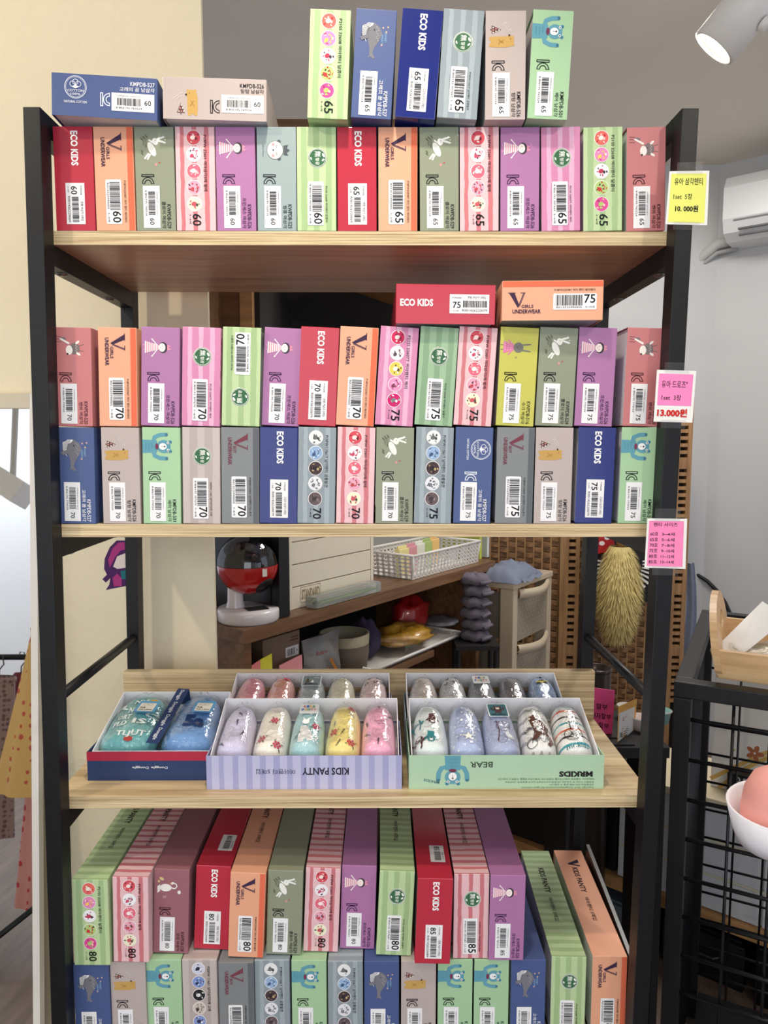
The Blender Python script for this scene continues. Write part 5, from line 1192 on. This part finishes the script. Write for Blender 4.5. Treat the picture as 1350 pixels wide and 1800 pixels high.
A = Art(lambda a, b, e: Q4[3].lerp(Q4[2], a).lerp(Q4[0].lerp(Q4[1], a), b)+nq*(e+.0004))
A.rect((224,220,212), .04, .30, .92, .86, 1); A.text('2-3개월', (176,60,40), .25, .66, .70, .76, .02); A.text('무이자할부', (176,110,80), .25, .58, .76, .64, .01)
for k in range(5): A.rect((130,126,120), .22, .52-.04*k, .55+.05*(k % 3), .535-.04*k, 2)
A.bars(.12, .36, .26, .46, 3, 2, n=8); A.build('brochure_print', br_)
MB().box(Q4[3].x-.012, Q4[3].x+.035, .57, .69, bz-.006, min(Q4[3].z, Q4[2].z)-.0003 if min(Q4[3].z, Q4[2].z) > bz-.005 else bz-.003, M_dark).build('holder_foot', br_)
def cup(label, px, py, y, r, h, c):
    p = at(px, py, y=y); o = thing('paper_cup', label, 'cup', (p.x, y, bz-.006))
    hh = max(.03, p.z-bz+.006); MB().lathe([(0,.0003),(r*.75,.0003),(r,hh),(r+.002,hh+.001),(r-.001,hh+.001),(r*.72,.004),(0,.004)], mat(c, .5), 24).build('cup_wall', o, smooth=True)
    MB().lathe([(r+.001,hh-.002),(r+.003,hh),(r+.001,hh+.002)], mat((232,226,214), .5), 24).build('rolled_rim', o, smooth=True)
cup('pale pink cup beside the orange brochure', 1126, 1268, .66, .022, .05, (226,206,198)); cup('white cup behind the orange brochure', 1100, 1262, .73, .02, .05, (216,210,200)); cup('mint green cup seen between post and wire stand', 1161, 1290, .70, .022, .05, (150,196,186))
bn = at(1050, 1172, y=.95)
tc_ = thing('steel_bin', 'dark brushed steel bin behind the backboard', 'bin', (bn.x, .95, 0)); M_bin = mat((92,84,80), .3, .8)
MB().lathe([(0,.001),(.036,.001),(.037,bn.z-.012)], M_bin, 28).build('cylinder', tc_, smooth=True)
MB().lathe([(.0375,bn.z-.012),(.039,bn.z-.004),(.037,bn.z),(.033,bn.z-.001),(.032,bn.z-.04)], mat((70,62,60), .3, .6), 28).build('rim', tc_, smooth=True)
# ------------------------------------------------------------------ black wire stand
K0 = at(1185, 1197, y=.20); KU = Vector((math.sin(math.radians(62)), -math.cos(math.radians(62)), 0)); KN = Vector((math.cos(math.radians(62)), math.sin(math.radians(62)), 0)); RK = math.atan2(KU.y, KU.x)
MK = Matrix.Translation((K0.x, K0.y, 0)) @ Matrix.Rotation(RK, 4, 'Z'); KH = K0.z; kw, kd = .40, .57; fb = .027
ws = thing('wire_stand', 'black steel wire mesh display stand beside the rack', 'display stand'); ws.matrix_world = MK
for x, y in ((0,0), (kw-fb,0), (0,kd-fb), (kw-fb,kd-fb)): MB().box(x, x+fb, y, y+fb, 0, KH-fb, M_steel).build('corner_post', ws, bevel=.002)
for y in (0, kd-fb): MB().box(0, kw, y, y+fb, KH-fb+.0003, KH, M_steel).build('top_rail', ws, bevel=.002)
for x in (0, kw-fb): MB().box(x, x+fb, fb+.0003, kd-fb-.0003, KH-fb+.0003, KH, M_steel).build('top_rail', ws, bevel=.002)
MB().box(.03, kw-.03, .03, kd-.03, .06, .075, M_steel).build('bottom_tray', ws)
WR = .0028
def wire(a, b, r=WR): MB().tube([a, b], r, M_wire, 6).build('wire', ws, smooth=True)
z = KH-.064; k = 0
while z > .1:
    for y in (.010, kd-.010): wire((fb*.5, y, z), (kw-fb*.5, y, z), .0034 if y < .1 else WR)
    z -= .0685
for x in [fb+.062*i for i in range(1, 6)]:
    for y in (.016, kd-.016): wire((x, y, .06), (x, y, KH-.01))
for y in [fb+.030*i for i in range(1, 18)]:
    for x in (.010,): wire((x, y, .06), (x, y, KH-.01))
for y in [fb+.05*i for i in range(1, 5)]: wire((kw-.010, y, .06), (kw-.010, y, KH-.01))
# wooden basket on the stand
bs = thing('wooden_basket', 'pale wooden basket with handle hole on the black wire stand', 'basket')
e0 = MK @ Vector((.062, .075, KH)); bs.matrix_world = Matrix.Translation((e0.x, e0.y, KH+.0005)) @ Matrix.Rotation(RK, 4, 'Z')
bl, bw2, bh, fl = .36, .19, .052, .018; bt = .011
MB().hexa([(0,-.03,0),(bl,-.03,0),(bl,-.03+bt,0),(0,-.03+bt,0),(-fl*.7,-.03-fl,bh),(bl+fl,-.03-fl,bh),(bl+fl,-.03-fl+bt,bh),(-fl*.7,-.03-fl+bt,bh)], M_basketwood).build('side_board', bs, bevel=.003)
MB().hexa([(0,bw2-bt,0),(bl,bw2-bt,0),(bl,bw2,0),(0,bw2,0),(-fl*.7,bw2+fl-bt,bh),(bl+fl,bw2+fl-bt,bh),(bl+fl,bw2+fl,bh),(-fl*.7,bw2+fl,bh)], M_basketwood).build('side_board', bs, bevel=.003)
MB().box(.004, bl-.004, -.03+bt, bw2-bt, .0005, .008, M_basketwood).build('bottom_board', bs)
# end board with arched top and an oval hand hole
def end_board(x):
    y0, y1 = -.03-.004, bw2+.004; n = 28
    def arch(s): return bh+.004 + .066*math.sin(PI*s)**.55
    cy, cz, ra, rb2 = (y0+y1)/2, bh+.024, .040, .015; mb = MB(); ring_o, ring_i = [], []
    for k in range(40):
        a = 2*PI*k/40; ring_i.append((cy+ra*math.cos(a), cz+rb2*math.sin(a)))
        d = (math.cos(a), math.sin(a)); best = None; tt = .001
        while True:
            yy, zz = cy+d[0]*tt, cz+d[1]*tt; f = fl*max(0, min(1, zz/bh))
            lo, hi = y0-f, y1+f
            s = (yy-lo)/(hi-lo) if hi > lo else 0
            if yy <= lo or yy >= hi or zz <= 0 or zz >= arch(max(0, min(1, s))): break
            tt += .001
        ring_o.append((cy+d[0]*tt, cz+d[1]*tt))
    def P(p, side): return (x - .45*fl*p[1]/bh + (bt if side else 0), p[0], max(.0008, p[1]))
    for k in range(40):
        k2 = (k+1) % 40
        for side in (0, 1): mb.face([P(ring_i[k], side), P(ring_o[k], side), P(ring_o[k2], side), P(ring_i[k2], side)], M_basketwood)
        mb.face([P(ring_o[k], 0), P(ring_o[k], 1), P(ring_o[k2], 1), P(ring_o[k2], 0)], M_basketwood); mb.face([P(ring_i[k], 0), P(ring_i[k], 1), P(ring_i[k2], 1), P(ring_i[k2], 0)], M_basketwood)
    mb.build('handle_board', bs)
end_board(-.002); end_board(bl-.008)
bb = bs.matrix_world
o = thing('paper_tag', 'white hanger tag with a slot and small black mark in the wooden basket', 'tag')
T4 = [at(1257,1139,y=.27), at(1296,1158,y=.22), at(1385,1085,y=.24), at(1340,1057,y=.30)]
T4 = [v for v in T4]
nv = (T4[1]-T4[0]).cross(T4[3]-T4[0]).normalized(); nv = nv if nv.dot(CAM-T4[0]) > 0 else -nv
MB().hexa([T4[0], T4[1], T4[2], T4[3]] + [v-nv*.0006 for v in T4], mat((240,240,240), .5, vary=.01)).build('card', o)
A = Art(lambda a, b, e: T4[0].lerp(T4[3], a).lerp(T4[1].lerp(T4[2], a), b)+nv*(e+.0002))
A.ell((190,184,170), .56, .42, .05, .10, 10); A.build('hanger_slot', o)
A = Art(lambda a, b, e: T4[0].lerp(T4[3], a).lerp(T4[1].lerp(T4[2], a), b)+nv*(e+.0002)); A.text('ღ', (24,24,24), .33, .52, .40, .72, .02, 2); A.build('black_mark', o)
for k, (px, py, y, sx, c, lab) in enumerate(((1300,1100,.30,.07,(206,190,160),'crumpled clear bag with beige goods near the basket handle'), (1345,1130,.20,.07,(216,206,190),'crumpled clear bag under the white tag in the basket'), (1340,1085,.36,.06,(120,120,124),'crumpled clear bag of dark goods at the basket back'))):
    p = bb @ Vector((.07+.09*k, .03+.05*(k % 2), .012)); blob('clear_goods_bag', lab, 'bag', p, sx*.8, sx*.7, .018+.006*k, mat(c, .7), 3+k, M_bag, RK, .3)
# pink hat with white brim on the stand front
hp = MK @ Vector((.20, -.075, at(1325, 1425, y=.03).z))
ht = thing('sun_hat', 'pink hat with turned-up white brim hung on the wire stand', 'hat', at(1374, 1452, y=-.03), (.05, -.06, 0))
Mpk = mat((232,160,150), .75, vary=.04, scale=60, bump=.15); Mwh = mat((236,234,240), .8, vary=.03, scale=60, bump=.15)
MB().lathe([(.050,-.01),(.050,.022),(.046,.048),(.036,.068),(.018,.080),(0,.083)], Mpk, 36).build('crown', ht, smooth=True)
MB().lathe([(.046,-.012),(.052,-.020),(.056,-.021),(.061,-.005),(.068,.030),(.066,.0305),(.058,-.004),(.050,-.012)], Mwh, 36).build('brim', ht, smooth=True)
# goods on the cream counter behind the stand
X = w_line(1312, .10)
bgp = thing('paper_bag', 'white paper bag with yellow branch print behind the wire stand', 'paper bag'); bgp.matrix_world = MW @ Matrix.Translation((X, .06, CT))
hb = max(.22, at(1312, 1175, y=wl(X, .1).y).z - CT)
MB().box(-.10, .16, 0, .07, .0005, hb, mat((222,218,212), .6, vary=.03)).build('bag_body', bgp, bevel=.002)
A = Art(lambda a, b, e: Vector((-.10+a, -e, b)))
for p in ([(0,.02),(.06,.07),(.12,.12),(.20,.17),(.26,.20)], [(.02,.0),(.08,.07),(.15,.13),(.26,.185)]): A.line((206,170,96), p, .010)
A.line((200,180,130), [(.05,.0),(.07,.04),(.12,.075)], .005)
for a, b in ((.10,.115),(.13,.07),(.20,.15)):
    for k in range(5): A.ell((170,104,70), a+.012*math.cos(k*1.25), b+.012*math.sin(k*1.25), .010, .006, k*72, L=2, n=9)
for a, b in ((.09,.09),(.16,.10),(.05,.11)): A.ell((170,170,90), a, b, .006, .003, 20, L=2, n=8)
A.build('branch_print', bgp)
for s in (-.06, .12): MB().tube([(s, .035, hb), (s+.01, .035, hb+.05), (s+.04, .035, hb+.05), (s+.05, .035, hb)], .002, mat((200,180,150), .7), 6).build('handle_cord', bgp)
X = w_line(1297, .045); kb_ = thing('black_carton', 'small black carton with white lettering on the cream counter', 'box'); kb_.matrix_world = MW @ Matrix.Translation((X, .03, CT))
MB().box(-.045, .075, 0, .05, .0005, .062, mat((16,16,18), .4)).build('carton', kb_, bevel=.001)
A = Art(lambda a, b, e: Vector((-.045+a, -e, b))); A.text('25', (190,190,190), .018, .036, .048, .056, .0); A.text('KYOCHON', (226,226,226), .008, .012, .050, .020, .02); A.build('carton_lettering', kb_)
# dark clutter below the platform
for k, (X, Y, w, d, h, c, lab) in enumerate(((.13,.0,.20,.2,.12,(22,22,25),'black plastic tub under the platform beside the rack'), (.36,-.02,.26,.2,.15,(14,15,18),'black equipment case under the platform behind the wire stand'), (-.20,.0,.26,.2,.10,(96,104,112),'grey-blue metal case on the floor under the platform'))):
    o = thing('equipment_case', lab, 'case'); o.matrix_world = MW @ Matrix.Translation((X, Y, 0))
    MB().box(0, w, 0, d, .0005, h, mat(c, .3, vary=.1)).build('shell', o, bevel=.004)
    MB().box(.01, w-.01, .01, d-.01, h+.0003, h+.008, mat(c, .25)).build('lid', o, bevel=.003)
    MB().tube([(w*.3, -.004, h*.6), (w*.35, -.016, h*.6), (w*.65, -.016, h*.6), (w*.7, -.004, h*.6)], .003, mat((70,70,72), .3, .6), 6).build('handle', o)
# ------------------------------------------------------------------ leaning mirror and the shop it shows
MT = .0875; zt_ = at(55, 718, y=.38).z
def my(z): return .382 - (zt_-z)*math.tan(MT)
mr = thing('leaning_mirror', 'tall white-framed mirror leaning on the cream wall beside the rack', 'mirror')
M_mir, nt, b = new_mat('mirror_glass'); b.inputs['Metallic'].default_value = 1; b.inputs['Roughness'].default_value = .015
nz = nd(nt, 'ShaderNodeTexNoise', Scale=2.0); nt.links.new(mixc(nt, nz.outputs[0], (.90,.93,.95), (.94,.96,.97)), b.inputs['Base Color'])
xr = -.604; xl = -1.32; zb_ = .03
def slab(x0, x1, z0, z1, d0, d1, m): 
    return MB().hexa([(x0,my(z0)+d0,z0),(x1,my(z0)+d0,z0),(x1,my(z0)+d1,z0),(x0,my(z0)+d1,z0),(x0,my(z1)+d0,z1),(x1,my(z1)+d0,z1),(x1,my(z1)+d1,z1),(x0,my(z1)+d1,z1)], m)
slab(xl, xr, zb_, zt_, .0, .004, M_mir).build('glass', mr)
M_fr = mat((226,222,214), .5, vary=.03)
slab(xr+.0003, xr+.013, zb_-.012, zt_+.027, -.004, .014, M_fr).build('frame_side', mr); slab(xl-.013, xl-.0003, zb_-.012, zt_+.027, -.004, .014, M_fr).build('frame_side', mr)
slab(xl, xr, zt_+.0003, zt_+.027, -.004, .014, mat((206,196,172), .5, vary=.03)).build('frame_top', mr); slab(xl, xr, zb_-.014, zb_-.0003, -.004, .014, M_fr).build('frame_bottom', mr)
nmir = Vector((0, -math.cos(MT), math.sin(MT))); pm = Vector((xr, my(1.0), 1.0))
def refl(p): return p - nmir*(2*(p-pm).dot(nmir))
def via(px, py, y): return refl(at(px, py, y=y))
# clothes rail, garments
rail_p = via(20, 1161, 1.55)
cr = thing('clothes_rail', 'black clothes rail seen in the mirror', 'clothes rail')
ry, rz_ = rail_p.y, rail_p.z; rx = rail_p.x
MB().tube([(rx-.75, ry-.1, rz_), (rx+.40, ry-.1, rz_)], .011, M_steel, 10).build('hanging_rod', cr, smooth=True)
for x in (rx-.72, rx+.37):
    MB().tube([(x, ry-.1, rz_), (x, ry-.1, .03)], .012, M_steel, 10).build('upright', cr, smooth=True); MB().tube([(x, ry-.38, .012), (x, ry-.1, .03), (x, ry+.18, .012)], .011, M_steel, 8).build('foot', cr, smooth=True)
def dot_mat(name, rgb, dot, sc_, r):
    m, nt, b = new_mat(name); tc = nd(nt, 'ShaderNodeTexCoord'); vo = nd(nt, 'ShaderNodeTexVoronoi', Scale=sc_, Randomness=.35); nt.links.new(tc.outputs['Object'], vo.inputs['Vector'])
    nt.links.new(mixc(nt, mathn(nt, 'LESS_THAN', vo.outputs['Distance'], r), lin(rgb), lin(dot)), b.inputs['Base Color']); b.inputs['Roughness'].default_value = .85
    return m
def garment(label, x, y, ztop, zhem, w0, w1, m, hang=True, seed=0, zr=None):
    o = thing('dress', label, 'dress', (x, y, 0), (0,0,.12), 'clothes hanging in the shop'); n = 40
    def fn(u, v):
        a = 2*PI*u; w = w0+(w1-w0)*v; f = 1+.12*v*math.sin(a*6+seed)
        return Vector((w/2*math.cos(a)*f, w*.22*math.sin(a)*f, ztop+(zhem-ztop)*v))
    MB().grid(fn, n, 14, m, cu=True).build('cloth_body', o, smooth=True)
    MB().lathe([(w0/2+.004, 0), (w0/2+.006, .012), (w0/2, .02)], m, 24, (0,0,ztop-.012), Matrix.Diagonal((1,.44,1,1))).build('waistband', o, smooth=True)
    if hang and zr:
        MB().tube([(0,.0,ztop-.002),(0,.0,ztop+.03),(.012,.0,ztop+.045),(.016,.0,zr-.022),(.010,.0,zr+.012),(-.006,.0,zr+.013),(-.013,.0,zr-.004)], .0024, mat((60,60,62), .3, .7), 6).build('hanger_hook', o, smooth=True)
    return o
Y1 = dot_mat('yellow_dotted_cotton', (222,180,110), (200,90,70), 32, .26); Y2 = dot_mat('pink_dotted_cotton', (214,150,140), (190,60,70), 30, .30)
G1 = dot_mat('grey_floral_cotton', (150,128,122), (110,84,84), 60, .4); R1 = mat((120,40,52), .7, vary=.15, scale=30); P1 = dot_mat('lavender_check', (150,146,180), (210,200,220), 50, .35)
ra = rz_-.07
garment('grey floral dress hanging on the mirrored clothes rail', via(-22,1300,1.5).x, ry-.06, ra, via(10,1470,1.5).z, .12, .15, G1, True, 1, rz_)
garment('dark red garment hanging on the mirrored clothes rail', via(24,1300,1.6).x, ry-.14, ra, via(24,1385,1.6).z, .05, .07, R1, True, 2, rz_)
gq = via(50, 1105, 1.2)
garment('yellow dotted flared dress seen in the mirror', gq.x+.035, gq.y, gq.z, via(30, 1378, 1.2).z, .05, .235, Y1, False, 3)
garment('long pink dotted dress under the yellow one in the mirror', gq.x+.005, gq.y-.13, gq.z-.02, via(40, 1588, 1.2).z, .06, .15, Y2, False, 4)
ds = thing('dress_stand', 'thin stand holding the dotted dresses in the mirror', 'stand', (gq.x+.05, gq.y-.06, 0))
MB().tube([(0,0,.02),(0,0,gq.z+.07)], .008, M_steel, 8).build('pole', ds); MB().tube([(0,.13,gq.z+.03),(0,0,gq.z+.07),(0,-.15,gq.z+.02)], .006, M_steel, 8).build('arm', ds)
for k in range(3):
    a = k*2.1+.4; MB().tube([(0,0,.16),(.26*math.cos(a),.26*math.sin(a),.012)], .009, M_steel, 8).build('leg', ds)
lq = via(22, 858, 1.9)
sl = thing('shop_spot_lamp', 'white box-shaped track lamp seen in the mirror', 'spot lamp', lq, (.3, .5, .3))
MB().box(-.07, .07, -.05, .05, -.045, .045, mat((222,222,220), .4)).build('housing', sl, bevel=.004); MB().box(-.055, .055, -.0515, -.0502, -.035, .035, mat((200,204,206), .3)).build('lens', sl)
st2 = thing('shop_track', 'grey ceiling track carrying the mirrored lamp', 'track', (lq.x, lq.y, CEILZ-.02))
MB().box(-1.2, 1.2, -.02, .02, 0, .0195, mat((170,170,168), .4)).build('rail', st2); MB().tube([(0,0,0), (0,0,lq.z+.04-CEILZ+.02)], .012, mat((180,180,178), .4), 8).build('stem', st2)
bd = MB().box(-3.99, 3.2, -3.299, -3.285, 0, .10, mat((52,56,62), .5)); struct(bd, 'baseboard_shopfront')
# ------------------------------------------------------------------ spot lamp, air conditioner, pipe, cable
YL = .75; lf = at(1254, 86, y=YL); lr = .052
ax = Vector((-.60, .30, -.74)).normalized()
lm = thing('spot_lamp', 'white cylinder track spot lamp glowing near the ceiling', 'spot lamp', lf, (-ax).to_track_quat('Z', 'Y').to_euler())
M_lw = mat((236,233,228), .4, vary=.02)
MB().lathe([(lr-.006,.0),(lr,.001),(lr,.20),(lr-.008,.206),(0,.206)], M_lw, 40).build('housing', lm, smooth=True)
M_bulb = mat((255,238,206), .4, vary=0, emit=14)
MB().lathe([(0,.010),(lr-.0065,.010)], M_bulb, 40).build('glowing_lens', lm)
kp = Vector((-.006, -lr, .085))
MB().lathe([(0,.012),(.014,.012),(.016,.008),(.016,0)], M_lw, 24, kp, Matrix.Rotation(PI/2, 4, 'X')).build('side_knob', lm, smooth=True)
br0 = lf - ax*.12; ctop = Vector((br0.x+.06, br0.y+.03, CEILZ-.02))
tk = thing('ceiling_track', 'dark ceiling track and stem carrying the spot lamp', 'track', ctop)
MB().tube([(0,0,0), tuple(br0+Vector((.055,.0,.0))-ctop)], .009, mat((60,58,56), .4), 10).build('stem', tk, smooth=True)
MB().box(-.25, .5, -.018, .018, .002, .0195, mat((70,68,66), .4)).build('rail', tk)
light('visible_spot', 'SPOT', lf - ax*.002 + ax*.012, lf+ax, 16, WARM, spot_size=1.1, spot_blend=.6, shadow_soft_size=.04)
ac0 = at(1310, 440, y=1.75)
qd = Vector((.76, -.65, 0)).normalized(); qn = Vector((-.65, -.76, 0)).normalized()
t_ = ((at(1268,440,y=2.0)-CAM)); 
def wall_r(px, py):                                        # place on the angled wall
    d = _f + _r*((px-675)/FPX) + _u*((900-py)/FPX); n = Vector((.65,.76,0)); t = (Vector((1.452,2.2,0))-CAM).dot(n)/d.dot(n); return CAM + d*t
w0 = wall_r(1292, 440); 
ac = thing('air_conditioner', 'white wall air conditioner at the picture edge under the ceiling', 'air conditioner')
ac.matrix_world = Matrix.Translation((w0.x, w0.y, w0.z)) @ Matrix.Rotation(math.atan2(qd.y, qd.x), 4, 'Z')
M_ac = mat((212,212,212), .35, vary=.02)
MB().grid(lambda u, v: Vector((.8*u, -[.0,.12,.17,.19,.19,.16,.0][int(round(v*6))], [.0,.004,.03,.08,.20,.245,.25][int(round(v*6))])), 2, 6, M_ac).build('body', ac)
MB().face([(0,0,0),(0,-.12,.004),(0,-.17,.03),(0,-.19,.08),(0,-.19,.20),(0,-.16,.245),(0,0,.25)], M_ac).build('end_cap', ac)
for k in range(2): MB().box(.06, .78, -.182+.014*k*-1, -.168+.014*k*-1, .012+.02*k, .018+.02*k, mat((60,62,66), .4)).build('outlet_slat', ac)
MB().box(.04, .79, -.1935, -.1905, .07, .074, mat((120,120,122), .4)).build('panel_line', ac)
pp = thing('drain_pipe', 'pale insulated pipe running from the air conditioner along the wall', 'pipe')
pts = [wall_r(1300,424), wall_r(1265,432), wall_r(1240,452), wall_r(1215,478), wall_r(1200,500)]; pts = [p+qn*.03 for p in pts]
MB().tube(pts, .022, mat((182,182,178), .6, vary=.05), 12).build('insulated_tube', pp, smooth=True)
MB().tube([p+Vector((0,0,-.035)) for p in pts], .009, mat((160,160,158), .6), 8).build('thin_tube', pp, smooth=True)
cbq = thing('black_cable', 'black cable hanging across the grey wall above the wooden basket', 'cable')
pts = [wall_r(x, y)+qn*.012 for x, y in ((1205,1000),(1225,1008),(1245,1021),(1262,1038),(1276,1058),(1286,1080),(1292,1110))]
MB().tube(pts, .008, mat((16,16,17), .5), 10).build('cord', cbq, smooth=True); MB().lathe([(0,-.006),(.014,-.006),(.014,.006),(0,.006)], mat((40,40,42), .4), 12, pts[0]).build('clip', cbq)
gc = thing('hanging_cloth', 'grey-blue cloth hanging beside the slotted screen post', 'cloth')
c0, c1 = at(1205, 990, y=1.93), at(1226, 1130, y=1.93)
MB().grid(lambda u, v: Vector((c0.x+(c1.x-c0.x)*u*(.6+.4*v)+.01*math.sin(v*5), 1.93+.012*math.sin(u*9), c0.z+(c1.z-.25-c0.z)*v)), 12, 12, M_clo).build('fabric', gc, smooth=True)
MB().tube([(c0.x+.01, 1.95, c0.z-.002), (c0.x+.01, 2.19, c0.z+.02)], .004, M_steel, 6).build('hook', gc)
# paper sticker on the cream wall (plain colour shapes)
st = thing('wall_sticker', 'purple and magenta paper cutout stuck on the cream wall', 'sticker')
A = Art(lambda a, b, e: at(a, b, y=.3994)+Vector((0,-e,0)))
A.poly((74,34,92), ((222,950),(205,950),(193,962),(184,982),(183,1000),(188,1010),(180,1018),(186,1024),(194,1016),(192,1028),(186,1037),(200,1034),(222,1030)))
A.build('cutout', st)
A = Art(lambda a, b, e: at(a, b, y=.3992)+Vector((0,-e,0)))
A.poly((168,56,124), ((219,953),(208,954),(198,964),(190,984),(193,998),(202,980),(212,968),(220,966))); A.poly((168,56,124), ((198,1016),(206,1008),(214,1016),(214,1030),(200,1031)))
A.poly((30,110,120), ((212,1004),(221,1002),(221,1018),(214,1018))); A.poly((226,214,206), ((199,996),(206,978),(221,972),(221,998),(206,1000))); A.build('colour_patches', st)
